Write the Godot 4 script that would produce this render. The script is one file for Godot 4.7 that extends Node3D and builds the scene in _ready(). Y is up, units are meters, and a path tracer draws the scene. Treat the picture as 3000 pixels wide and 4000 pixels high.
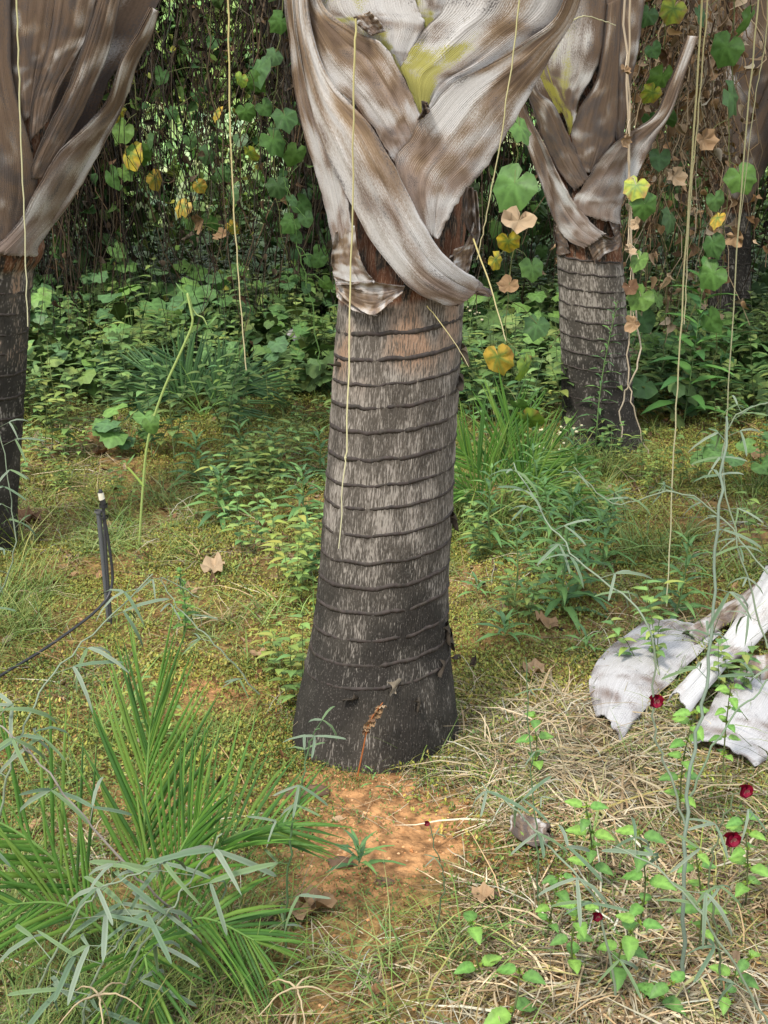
extends Node3D
# A stand of ringed palms in a weedy clearing. Metres, y up, the camera looks along -z.

class MB:
	var v := PackedVector3Array()
	var c := PackedColorArray()
	var t := PackedVector2Array()
	var ix := PackedInt32Array()
	func add(p: Vector3, col: Color, uv := Vector2.ZERO) -> int:
		v.append(p); c.append(col); t.append(uv)
		return v.size() - 1
	func tri(a: int, b: int, d: int) -> void:
		ix.append(a); ix.append(b); ix.append(d)
	func quad(a: int, b: int, d: int, e: int) -> void:
		tri(a, b, d); tri(a, d, e)
	func tube(path: Array, r0: float, r1: float, sides: int, col: Color, col1 = null) -> void:
		var n := path.size()
		var last := -1
		for i in n:
			var p: Vector3 = path[i]
			var q: Vector3 = path[mini(i + 1, n - 1)] - path[maxi(i - 1, 0)]
			var d := q.normalized() if q.length() > 1e-6 else Vector3.UP
			var s := d.cross(Vector3(0.31, 0.17, 0.93)).normalized()
			var w := d.cross(s)
			var f := float(i) / float(n - 1)
			var r := lerpf(r0, r1, f)
			var cc: Color = col if col1 == null else col.lerp(col1, f)
			var first := v.size()
			for k in sides:
				var a := TAU * k / sides
				add(p + (s * cos(a) + w * sin(a)) * r, cc, Vector2(float(k) / sides, f))
			if last >= 0:
				for k in sides:
					var k2 := (k + 1) % sides
					quad(last + k, first + k, first + k2, last + k2)
			last = first
	# a leaf with its stalk end at the origin of xf, running along +z, its face towards +y
	func leaf(xf: Transform3D, ln: float, wd: float, prof: Array, fold: float, droop: float, col: Color, mid: Color, wave := 0.0, twist := 0.0) -> void:
		var last := -1
		var n := prof.size()
		for i in n:
			var tt: float = prof[i][0]
			var w: float = prof[i][1] * wd * 0.5
			var y := -droop * tt * tt * ln
			var z := ln * (tt - droop * droop * tt * tt * tt * 0.5)
			var wv := wave * ln * sin(tt * 17.0)
			var tw := twist * tt
			var ex := Vector3(cos(tw), sin(tw), 0)
			var ct := Vector3(0, y, z)
			var up := Vector3(0, fold * w, 0)
			var a := add(xf * (ct - ex * w + up + Vector3(0, wv, 0)), col)
			add(xf * ct, mid)
			add(xf * (ct + ex * w + up - Vector3(0, wv, 0)), col)
			if last >= 0:
				quad(last, a, a + 1, last + 1)
				quad(last + 1, a + 1, a + 2, last + 2)
			last = a
	# a broad leaf whose outline is given as angle from the tip, radius
	func polar(xf: Transform3D, r: float, outl: Array, cup: float, droop: float, col: Color, mid: Color, rng: RandomNumberGenerator, crumple := 0.0) -> void:
		var pts := []
		for o in outl:
			pts.append([o[0], o[1]])
		for k in range(outl.size() - 2, 0, -1):
			pts.append([360.0 - outl[k][0], outl[k][1]])
		var o0 := add(xf * Vector3.ZERO, mid)
		var n := pts.size()
		var i1 := v.size()
		for ring in 2:
			var f: float = [0.52, 1.0][ring]
			for k in n:
				var a := deg_to_rad(pts[k][0])
				var rr: float = pts[k][1] * r * f
				if ring == 1:
					rr *= rng.randf_range(0.94, 1.06)
				var vein: float = 0.06 * r * f * (1.0 if k % 3 == 0 else -0.4)
				var y := cup * rr * rr / r - droop * maxf(0.0, cos(a)) * rr * rr / r + vein + rng.randf_range(-crumple, crumple) * r
				var shade := rng.randf_range(0.88, 1.1)
				var cc := col.lerp(mid, 0.75 if k % 3 == 0 else 0.05) if ring == 0 else col.lerp(mid, 0.35 if k % 3 == 0 else 0.0)
				add(xf * Vector3(sin(a) * rr, y, cos(a) * rr), Color(cc.r * shade, cc.g * shade, cc.b * shade))
		for k in n:
			var k2 := (k + 1) % n
			tri(o0, i1 + k, i1 + k2)
			quad(i1 + k, i1 + n + k, i1 + n + k2, i1 + k2)
	func mesh(mat: Material) -> ArrayMesh:
		var nm := PackedVector3Array()
		nm.resize(v.size())
		for i in range(0, ix.size(), 3):
			var a := ix[i]
			var b := ix[i + 1]
			var d := ix[i + 2]
			var q := (v[d] - v[a]).cross(v[b] - v[a])
			nm[a] += q; nm[b] += q; nm[d] += q
		for i in nm.size():
			nm[i] = nm[i].normalized() if nm[i].length_squared() > 1e-24 else Vector3.UP
		var arr := []
		arr.resize(Mesh.ARRAY_MAX)
		arr[Mesh.ARRAY_VERTEX] = v
		arr[Mesh.ARRAY_NORMAL] = nm
		arr[Mesh.ARRAY_COLOR] = c
		arr[Mesh.ARRAY_TEX_UV] = t
		arr[Mesh.ARRAY_INDEX] = ix
		var m := ArrayMesh.new()
		m.add_surface_from_arrays(Mesh.PRIMITIVE_TRIANGLES, arr)
		m.surface_set_material(0, mat)
		return m

var rng := RandomNumberGenerator.new()
var nz := FastNoiseLite.new()
var nf := FastNoiseLite.new()
var M := {}
var used := {}
var lib := {}

const LANCE = [[0.0, 0.1], [0.12, 0.5], [0.3, 0.95], [0.5, 1.0], [0.75, 0.62], [1.0, 0.03]]
const BLADE = [[0.0, 0.7], [0.3, 1.0], [0.6, 0.85], [0.85, 0.45], [1.0, 0.04]]
const OVATE = [[0.0, 0.15], [0.07, 0.62], [0.2, 0.95], [0.38, 1.0], [0.6, 0.75], [0.82, 0.36], [1.0, 0.03]]
const TOOTHED = [[0.0, 0.12], [0.05, 0.6], [0.09, 0.58], [0.16, 0.9], [0.2, 0.84], [0.3, 1.04], [0.34, 0.94], [0.45, 1.0], [0.49, 0.88], [0.6, 0.84], [0.64, 0.7], [0.76, 0.58], [0.8, 0.46], [0.9, 0.28], [1.0, 0.02]]
const RHOMB = [[0.0, 0.1], [0.45, 1.0], [1.0, 0.05]]
const STRAP = [[0.0, 0.35], [0.1, 0.8], [0.4, 1.0], [0.75, 0.95], [0.93, 0.7], [1.0, 0.2]]
const LOBED = [[0, 1.0], [15, 0.86], [32, 0.79], [48, 0.88], [64, 0.78], [86, 0.74], [104, 0.8], [126, 0.7], [150, 0.68], [168, 0.5], [180, 0.16]]
const HEART = [[0, 1.0], [18, 0.86], [38, 0.8], [60, 0.76], [85, 0.74], [110, 0.76], [135, 0.74], [158, 0.58], [180, 0.2]]

func numbered(called: String) -> String:
	var k: int = used.get(called, 0)
	used[called] = k + 1
	return called if k == 0 else "%s_%03d" % [called, k]

func tag(o: Node, label: String, category: String, group := "", kind := "") -> void:
	o.set_meta("label", label)
	if category != "": o.set_meta("category", category)
	if group != "": o.set_meta("group", group)
	if kind != "": o.set_meta("kind", kind)

func thing(called: String, label: String, category: String, at := Vector3.ZERO, group := "") -> Node3D:
	var o := Node3D.new()
	o.name = numbered(called)
	add_child(o)
	o.position = at
	tag(o, label, category, group)
	return o

func part(parent: Node, called: String, m: Mesh, xf := Transform3D.IDENTITY) -> MeshInstance3D:
	var o := MeshInstance3D.new()
	o.name = called
	o.mesh = m
	o.transform = xf
	parent.add_child(o, true)
	return o

func stuff(called: String, label: String, category: String) -> Node3D:
	var o := thing(called, label, category)
	o.set_meta("kind", "stuff")
	return o

func lc(r: float, g: float, b: float) -> Color:
	return Color(r, g, b)

func vary(col: Color, amt := 0.15) -> Color:
	var k := rng.randf_range(1.0 - amt, 1.0 + amt)
	var h := rng.randf_range(-amt, amt) * 0.5
	return Color(col.r * k * (1.0 + h), col.g * k, col.b * k * (1.0 - h))

func face(dir: Vector3, up: Vector3) -> Basis:
	var z := dir.normalized()
	var x := up.cross(z)
	if x.length() < 1e-3: x = Vector3(1, 0.1, 0).cross(z)
	x = x.normalized()
	return Basis(x, z.cross(x), z)

func jit(a: float) -> Vector3:
	return Vector3(rng.randf_range(-a, a), rng.randf_range(-a, a), rng.randf_range(-a, a))

func cat(pts: Array, t: float):
	var n := pts.size()
	var f := clampf(t, 0.0, 1.0) * (n - 1)
	var i := mini(int(f), n - 2)
	var u := f - i
	var p0 = pts[maxi(i - 1, 0)]
	var p1 = pts[i]
	var p2 = pts[i + 1]
	var p3 = pts[mini(i + 2, n - 1)]
	return (p1 * 2.0 + (p2 - p0) * u + (p0 * 2.0 - p1 * 5.0 + p2 * 4.0 - p3) * u * u + (p1 * 3.0 - p0 - p2 * 3.0 + p3) * u * u * u) * 0.5

func smooth_path(pts: Array, n: int, wob := 0.0) -> Array:
	var out := []
	for i in n + 1:
		var q: Vector3 = cat(pts, float(i) / n)
		out.append(q + (jit(wob) if i > 0 and i < n else Vector3.ZERO))
	return out

func tab(rows: Array, h: float, k: int) -> float:
	if h <= rows[0][0]: return rows[0][k]
	for i in range(1, rows.size()):
		if h <= rows[i][0]:
			return lerpf(rows[i - 1][k], rows[i][k], (h - rows[i - 1][0]) / (rows[i][0] - rows[i - 1][0]))
	return rows[-1][k]

func gh(x: float, z: float) -> float:
	return 0.022 * nz.get_noise_2d(x * 140.0, z * 140.0) + 0.01 * nz.get_noise_2d(x * 600.0 + 50.0, z * 600.0) + 0.006 * nz.get_noise_2d(x * 2200.0, z * 2200.0 + 80.0)

func on(p: Vector3) -> Vector3:
	return Vector3(p.x, gh(p.x, p.z), p.z)

# how bare the red soil lies at a place (0 to 1)
func bare(x: float, z: float) -> float:
	var b := 0.0
	for e in [[-0.01, -2.66, 0.21, 0.2], [-0.07, -2.48, 0.14, 0.1], [0.0, -2.88, 0.18, 0.1], [-0.42, -3.35, 0.12, 0.08], [0.22, -3.2, 0.1, 0.12]]:
		var q := Vector2((x - e[0]) / e[2], (z - e[1]) / e[3]).length()
		b = maxf(b, 1.0 - smoothstep(0.7, 1.2, q + 0.35 * nz.get_noise_2d(x * 900.0, z * 900.0)))
	return b

# how thick the dry grass lies at a place (0 to 1)
func hay(x: float, z: float) -> float:
	var b := 0.0
	for e in [[0.46, -3.0, 0.3, 0.3], [0.6, -2.6, 0.38, 0.34], [0.5, -2.25, 0.5, 0.3], [0.12, -2.14, 0.26, 0.12], [0.95, -2.6, 0.4, 0.6], [-0.35, -1.95, 0.4, 0.12], [0.8, -1.8, 0.7, 0.3]]:
		var q := Vector2((x - e[0]) / e[2], (z - e[1]) / e[3]).length()
		b = maxf(b, 1.0 - smoothstep(0.6, 1.25, q))
	return b * (0.75 + 0.5 * nz.get_noise_2d(x * 260.0 + 31.0, z * 260.0))

func noise_tex(freq: float, sd: int, octaves: int, size := 256, lo := 0.0, hi := 1.0) -> ImageTexture:
	var n := FastNoiseLite.new()
	n.seed = sd
	n.frequency = freq
	n.fractal_octaves = octaves
	var im := n.get_seamless_image(size, size)
	im.convert(Image.FORMAT_RGB8)
	for y in size:
		for x in size:
			var k := lerpf(lo, hi, im.get_pixel(x, y).r)
			im.set_pixel(x, y, Color(k, k, k))
	return ImageTexture.create_from_image(im)

func leaf_mat(rough: float, back: Color, spec := 0.4) -> StandardMaterial3D:
	var m := StandardMaterial3D.new()
	m.vertex_color_use_as_albedo = true
	m.roughness = rough
	m.metallic_specular = spec
	m.cull_mode = BaseMaterial3D.CULL_DISABLED
	if back.r + back.g + back.b > 0.0:
		m.backlight_enabled = true
		m.backlight = back
	return m

# the sheet that f(u, v) describes, given a thickness
func sheet(mb: MB, f: Callable, nu: int, nv: int, thick: float, col := Color.WHITE) -> void:
	var p := []
	for j in nv + 1:
		var row := PackedVector3Array()
		for i in nu + 1:
			row.append(f.call(float(i) / nu, float(j) / nv))
		p.append(row)
	var base := mb.v.size()
	var w := nu + 1
	for side in 2:
		for j in nv + 1:
			for i in nu + 1:
				var du: Vector3 = p[j][mini(i + 1, nu)] - p[j][maxi(i - 1, 0)]
				var dv: Vector3 = p[mini(j + 1, nv)][i] - p[maxi(j - 1, 0)][i]
				var n := du.cross(dv).normalized()
				var edge := 0.35 if i == 0 or i == nu or j == 0 or j == nv else 1.0
				mb.add(p[j][i] + n * thick * edge * (0.5 if side == 0 else -0.5), col, Vector2(float(i) / nu, float(j) / nv))
	var half := w * (nv + 1)
	for j in nv:
		for i in nu:
			var a := base + j * w + i
			mb.quad(a, a + w, a + w + 1, a + 1)
			var b := a + half
			mb.quad(b, b + 1, b + w + 1, b + w)
	for j in nv:
		for i in [0, nu]:
			var a: int = base + j * w + i
			mb.quad(a, a + w, a + w + half, a + half)
	for i in nu:
		for j in [0, nv]:
			var a: int = base + j * w + i
			mb.quad(a, a + 1, a + 1 + half, a + half)

func _ready() -> void:
	rng.seed = 4711
	nz.seed = 7
	nz.frequency = 0.01
	nf.seed = 21
	nf.frequency = 0.02
	nf.fractal_octaves = 3
	# camera
	var cam := Camera3D.new()
	cam.fov = 40.0
	cam.near = 0.05
	cam.far = 300.0
	cam.position = Vector3(0, 1.6, 0)
	cam.rotation_degrees = Vector3(-18.3, 0, 0)
	add_child(cam)
	# overcast sky
	var env := Environment.new()
	var sm := ProceduralSkyMaterial.new()
	sm.sky_top_color = Color(0.87, 0.9, 0.94)
	sm.sky_horizon_color = Color(0.83, 0.84, 0.84)
	sm.sky_curve = 0.25
	sm.ground_bottom_color = Color(0.2, 0.18, 0.13)
	sm.ground_horizon_color = Color(0.5, 0.5, 0.45)
	sm.sun_angle_max = 1.0
	sm.energy_multiplier = 0.72
	var sky := Sky.new()
	sky.sky_material = sm
	env.background_mode = Environment.BG_SKY
	env.sky = sky
	env.tonemap_mode = Environment.TONE_MAPPER_LINEAR
	env.tonemap_exposure = 2.75
	env.sdfgi_enabled = true
	env.ssao_enabled = true
	env.ssil_enabled = true
	var we := WorldEnvironment.new()
	we.environment = env
	add_child(we)
	var sun := DirectionalLight3D.new()
	sun.light_energy = 0.5
	sun.light_color = Color(1.0, 0.97, 0.92)
	sun.light_angular_distance = 12.0
	sun.shadow_enabled = true
	add_child(sun)
	sun.look_at_from_position(Vector3(-2.6, 6.0, 3.4), Vector3.ZERO)

	materials()
	build_ground()
	build_library()
	build_palms()
	build_plants()
	build_stuff()
	build_more()

func materials() -> void:
	M.leaf = leaf_mat(0.5, Color(0.35, 0.45, 0.15))
	M.blade = leaf_mat(0.6, Color(0, 0, 0))
	M.straw = leaf_mat(0.85, Color(0, 0, 0), 0.2)
	M.vine = leaf_mat(0.5, Color(0.35, 0.45, 0.12))
	M.vine.albedo_texture = noise_tex(0.012, 77, 5, 256, 0.78, 1.18)
	M.vine.uv1_triplanar = true
	M.vine.uv1_scale = Vector3(0.9, 0.9, 0.9)
	M.glossy = leaf_mat(0.5, Color(0.25, 0.4, 0.08), 0.35)
	M.felt = leaf_mat(0.85, Color(0.2, 0.22, 0.2), 0.2)
	M.dry = leaf_mat(0.8, Color(0.25, 0.2, 0.12), 0.25)
	M.stem = leaf_mat(0.7, Color(0, 0, 0), 0.3)
	M.petal = leaf_mat(0.6, Color(0.3, 0.05, 0.08), 0.3)
	M.plastic = leaf_mat(0.45, Color(0, 0, 0), 0.5)
	var g := StandardMaterial3D.new()
	g.vertex_color_use_as_albedo = true
	g.roughness = 0.95
	g.metallic_specular = 0.2
	g.albedo_texture = noise_tex(0.025, 3, 5, 256, 0.5, 1.2)
	g.uv1_triplanar = true
	g.uv1_world_triplanar = true
	g.uv1_scale = Vector3(3.1, 3.1, 3.1)
	g.heightmap_enabled = true
	g.heightmap_texture = noise_tex(0.04, 5, 5)
	g.heightmap_scale = 1.0
	M.ground = g
	var rk := StandardMaterial3D.new()
	rk.albedo_color = Color(0.46, 0.36, 0.28)
	rk.albedo_texture = noise_tex(0.03, 9, 4, 128, 0.6, 1.1)
	rk.uv1_triplanar = true
	rk.uv1_scale = Vector3(6, 6, 6)
	rk.roughness = 0.9
	M.rock = rk

func build_ground() -> void:
	var xs := []
	var zs := []
	for a in [-90.0, -40.0, -18.0, -10.0, -7.0, -5.5, -4.6]: xs.append(a)
	for i in 241: xs.append(-3.6 + i * 0.03)
	for a in [4.6, 5.5, 7.0, 10.0, 18.0, 40.0, 90.0]: xs.append(a)
	for a in [40.0, 15.0, 6.0, 2.0, 0.5, -0.5, -0.9]: zs.append(a)
	for i in 201: zs.append(-1.1 - i * 0.025)
	var z := -6.1
	var st := 0.05
	while z > -150.0:
		z -= st
		zs.append(z)
		st *= 1.09
	var mb := MB.new()
	var soil := lc(0.5, 0.265, 0.12)
	var litter := lc(0.22, 0.16, 0.06)
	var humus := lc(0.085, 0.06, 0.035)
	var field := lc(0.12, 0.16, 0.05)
	for zz in zs:
		for x in xs:
			var b := bare(x, zz)
			var col := litter.lerp(soil, clampf(0.25 + 0.5 * nz.get_noise_2d(x * 300.0, zz * 300.0), 0.0, 1.0))
			col = col.lerp(soil, b)
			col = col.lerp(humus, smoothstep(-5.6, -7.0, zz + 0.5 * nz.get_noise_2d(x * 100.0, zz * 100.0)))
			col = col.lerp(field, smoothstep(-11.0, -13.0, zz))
			var y := gh(x, zz)
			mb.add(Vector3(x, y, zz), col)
	var w := xs.size()
	for j in zs.size() - 1:
		for i in w - 1:
			var a := j * w + i
			mb.quad(a, a + w, a + w + 1, a + 1)
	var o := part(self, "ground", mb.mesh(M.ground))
	tag(o, "red earth ground with bare orange soil below the palm", "", "", "structure")

# ---------- palms ----------
# The dry leaf base's skin: along v it runs from the stalk to the torn foot. wax: share of pale bloom, moss: yellow-green growth near the foot, dark: share of dark weathering.
func sheath_skin(sd: int, wax: float, moss: float, dark: float, warm: float, blobs := []) -> StandardMaterial3D:
	var n := FastNoiseLite.new()
	n.seed = sd
	n.frequency = 1.0
	n.fractal_octaves = 3
	var ns := FastNoiseLite.new()
	ns.seed = sd + 1
	ns.frequency = 1.0
	ns.fractal_octaves = 2
	var w := 224
	var h := 480
	var im := Image.create(w, h, false, Image.FORMAT_RGB8)
	var brown := lc(0.135, 0.093, 0.066)
	var tan_ := lc(0.31, 0.215, 0.125)
	var mauve := lc(0.28, 0.22, 0.195)
	mauve = mauve.lerp(brown, clampf(-warm * 1.4, 0.0, 0.8))
	var pale := lc(0.55, 0.548, 0.55)
	var soot := lc(0.07, 0.06, 0.058)
	var moss_c := lc(0.32, 0.3, 0.055)
	for j in h:
		var v := float(j) / h
		for i in w:
			var u := float(i) / w
			# mottling is as long as wide on the plate, grain runs along it
			var big := ns.get_noise_2d(u * 1.1, v * 4.0)
			var mid := ns.get_noise_2d(u * 3.6 + 40.0, v * 7.0)
			var grain := n.get_noise_2d(u * 58.0 + v * 7.0 + 9.0, v * 3.0)
			var spk := n.get_noise_2d(u * 58.0, v * 120.0 + 77.0)
			var add := 0.0
			for b in blobs:
				var q := Vector2((u - b[0]) / b[2], (v - b[1]) / b[3]).length_squared()
				add += b[4] * exp(-q)
			var col := brown.lerp(tan_, clampf(0.5 + warm + mid * 0.6 + big * 0.8 + grain * 0.25, 0.0, 1.0))
			col = col.lerp(mauve, clampf((v - 0.25) * 1.3 + mid * 0.7, 0.0, 0.85))
			var k := smoothstep(-0.3, 0.34, big * 0.6 + mid * 0.22 + grain * 0.12 + spk * 0.22 + wax + add - 0.5)
			col = col.lerp(pale, k * 0.88)
			var s := smoothstep(0.05, 0.3, -big * 0.4 + mid * 0.5 + spk * 0.6 + grain * 0.2 + dark - 0.62 + 0.28 * smoothstep(0.78, 1.0, absf(u * 2.0 - 1.0)))
			col = col.lerp(soot, s * 0.8)
			if moss > 0.0:
				var q := smoothstep(0.0, 0.3, moss * (v * 1.9 - 0.5) + big * 0.4 + mid * 0.3 + spk * 0.35 - 0.1 - 0.9 * smoothstep(0.45, 0.85, u) * (1.0 - smoothstep(0.85, 0.97, v)))
				col = col.lerp(moss_c, clampf(q, 0.0, 0.9))
			var g := 1.0 + grain * 0.13 + spk * 0.2 + 0.05 * sin((u * 40.0 + v * 9.0) * TAU)
			im.set_pixel(i, j, Color(col.r * g, col.g * g, col.b * g).linear_to_srgb())
	var m := StandardMaterial3D.new()
	m.albedo_texture = ImageTexture.create_from_image(im)
	m.roughness = 0.8
	m.metallic_specular = 0.3
	m.cull_mode = BaseMaterial3D.CULL_DISABLED
	m.heightmap_enabled = true
	m.heightmap_texture = M.rib_tex
	m.heightmap_scale = 0.1
	return m

func rib_texture() -> ImageTexture:
	var im := Image.create(512, 512, false, Image.FORMAT_RGB8)
	for j in 512:
		for i in 512:
			var u := i / 512.0
			var v := j / 512.0
			var p := u * 46.0 + v * 9.0 + 1.5 * nf.get_noise_2d(u * 150.0, v * 90.0)
			var k := 0.5 + 0.3 * sin(p * TAU) * (0.6 + 0.6 * nf.get_noise_2d(u * 200.0, v * 60.0 + 300.0)) + 0.35 * nf.get_noise_2d(u * 500.0, v * 120.0)
			im.set_pixel(i, j, Color(k, k, k))
	return ImageTexture.create_from_image(im)

# The trunk's skin round and up: pale fibres over dark weathered bark, a warm new zone at the top.
func trunk_skin(sd: int, rings: Array, top: float, tilt: float, light_from: float, light_full: float, warm_from: float, high: float, w := 256, h := 512) -> Array:
	var n := FastNoiseLite.new()
	n.seed = sd
	n.frequency = 1.0
	n.fractal_octaves = 2
	var im := Image.create(w, h, false, Image.FORMAT_RGB8)
	var hi := Image.create(w, h, false, Image.FORMAT_RGB8)
	var dark := lc(0.036, 0.033, 0.029)
	var grey := lc(0.11, 0.095, 0.08)
	var fibre := lc(0.34, 0.305, 0.27)
	var warm := lc(0.36, 0.235, 0.16)
	var red := lc(0.13, 0.06, 0.036)
	for j in h:
		var y0 := top * (1.0 - float(j) / h)
		for i in w:
			var a := TAU * i / w
			var ca := cos(a)
			var sa := sin(a)
			var y := y0 + tilt * ca
			# place within its band
			var below := -1.0
			var above := top + 0.1
			for r in rings:
				if r <= y and r > below: below = r
				if r > y and r < above: above = r
			var band := (y - below) / maxf(above - below, 0.01)
			var patch := n.get_noise_3d(ca * 1.3, sa * 1.3, y * 4.5)
			var pat2 := n.get_noise_3d(ca * 3.2 + 9.0, sa * 3.2, y * 9.0)
			var fib := n.get_noise_3d(ca * 46.0, sa * 46.0, y * 24.0)
			var fin := n.get_noise_3d(ca * 80.0, sa * 80.0, y * 55.0 + 5.0)
			var cover := lerpf(-0.46, 0.06, smoothstep(light_from, light_full, y))
			cover += patch * 0.55 + pat2 * 0.3 + 0.12 * (1.0 - smoothstep(0.0, 0.5, band)) - 0.26 * smoothstep(0.7, 1.0, band) - 0.08
			var k := smoothstep(-0.16, 0.26, fib * 0.85 + fin * 0.6 + cover)
			var base := dark.lerp(grey, clampf(smoothstep(light_from, light_full, y) * 0.9 + patch * 0.5, 0.0, 1.0))
			var lightc := fibre.lerp(warm, clampf(smoothstep(warm_from, warm_from + 0.12, y) * (0.15 + patch * 1.8), 0.0, 1.0))
			var col := base.lerp(lightc, k * 0.78)
			if y > high:
				var q := smoothstep(high, high + 0.02, y)
				var rc := red.lerp(dark, smoothstep(0.0, 0.25, pat2 + fib * 0.4)).lerp(warm, smoothstep(0.12, 0.4, fib + fin * 0.5) * 0.6)
				col = col.lerp(rc, q)
			var sp := n.get_noise_3d(ca * 60.0, sa * 60.0, y * 300.0)
			if sp > 0.5: col = col.lerp(fibre, 0.35)
			im.set_pixel(i, j, col.linear_to_srgb())
			var e := 0.5 + 0.45 * clampf(fib * 0.8 + fin * 0.7, -1.0, 1.0)
			hi.set_pixel(i, j, Color(e, e, e))
	return [ImageTexture.create_from_image(im), ImageTexture.create_from_image(hi)]

func bark(skin: Array) -> StandardMaterial3D:
	var m := StandardMaterial3D.new()
	m.albedo_texture = skin[0]
	m.roughness = 0.92
	m.metallic_specular = 0.2
	m.heightmap_enabled = true
	m.heightmap_texture = skin[1]
	m.heightmap_scale = 0.45
	return m

class Palm:
	var node: Node3D
	var x0: float
	var z0: float
	var lean: float
	var rows: Array
	var ea: Array
	var eb: Array
	var tilt: float
	func radius(h: float, t) -> float: return t.tab(rows, h, 1)

func palm(label: String, x0: float, z0: float, lean: float, rows: Array, ea: Array, eb: Array, rings: Array, top: float, tilt: float, mat: Material) -> Palm:
	var q := Palm.new()
	q.node = thing("palm_tree", label, "palm tree", Vector3(x0, 0, z0), "ringed palms of the stand")
	q.x0 = x0; q.z0 = z0; q.lean = lean; q.rows = rows; q.ea = ea; q.eb = eb; q.tilt = tilt
	var mb := MB.new()
	var nu := 80
	var nv := int((top + 0.08) / 0.008)
	for j in nv + 1:
		var h := -0.08 + (top + 0.08) * j / nv
		for i in nu + 1:
			var a := TAU * i / nu
			var yy := h + tilt * cos(a)
			var r := q.radius(h, self)
			# each band swells a little to its lower rim
			var below := -0.2
			var above := top + 0.1
			for k in rings:
				if k <= yy and k > below: below = k
				if k > yy and k < above: above = k
			var band := (yy - below) / maxf(above - below, 0.01)
			r += 0.0008 * (1.0 - band) + 0.003 * nf.get_noise_3d(cos(a) * 90.0, sin(a) * 90.0, h * 260.0)
			r += 0.0025 * nf.get_noise_3d(cos(a) * 400.0, sin(a) * 400.0, h * 700.0) + 0.014 * smoothstep(0.3, 0.0, h) * nf.get_noise_3d(cos(a) * 30.0, sin(a) * 30.0, h * 60.0)
			mb.add(Vector3(lean * h + cos(a) * r, h, sin(a) * r), Color.WHITE, Vector2(float(i) / nu, 1.0 - clampf(h / top, 0.0, 1.0)))
	var w := nu + 1
	for j in nv:
		for i in nu:
			var b := j * w + i
			mb.quad(b, b + w, b + w + 1, b + 1)
	part(q.node, "trunk", mb.mesh(mat))
	for k in rings:
		part(q.node, "leaf_scar", scar(q, k, tilt))
	return q

func scar(q: Palm, h0: float, tilt: float) -> ArrayMesh:
	var mb := MB.new()
	var n := 180
	var sd := h0 * 100.0
	var thin := lerpf(0.7, 1.0, rng.randf())
	for i in n + 1:
		var a := TAU * (i % n) / n
		var ca := cos(a)
		var sa := sin(a)
		var wob := nf.get_noise_3d(ca * 100.0 + sd, sa * 100.0, sd)
		var rag := nf.get_noise_3d(ca * 800.0, sa * 800.0 + sd, 5.0)
		var h := h0 - tilt * ca + 0.006 * wob
		var r := q.radius(h, self)
		var out := maxf(0.001, 0.0024 + 0.002 * rag + 0.003 * wob)
		var up := (0.0062 + 0.002 * rag) * thin
		var shade := 0.03 + 0.022 * absf(rag) + 0.02 * rng.randf()
		var col := lc(shade * 1.15, shade * 0.95, shade * 0.85)
		for p in [[r - 0.004, h + up], [r + out * 0.75, h + up * 0.5], [r + out, h - up * 0.3], [r + out * 0.3, h - up], [r - 0.004, h - up * 1.1]]:
			mb.add(Vector3(q.lean * h + ca * p[0], p[1], sa * p[0]), col)
	for i in n:
		for k in 4:
			var b := i * 5 + k
			mb.quad(b, b + 1, b + 6, b + 5)
	return mb.mesh(M.stem)

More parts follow.
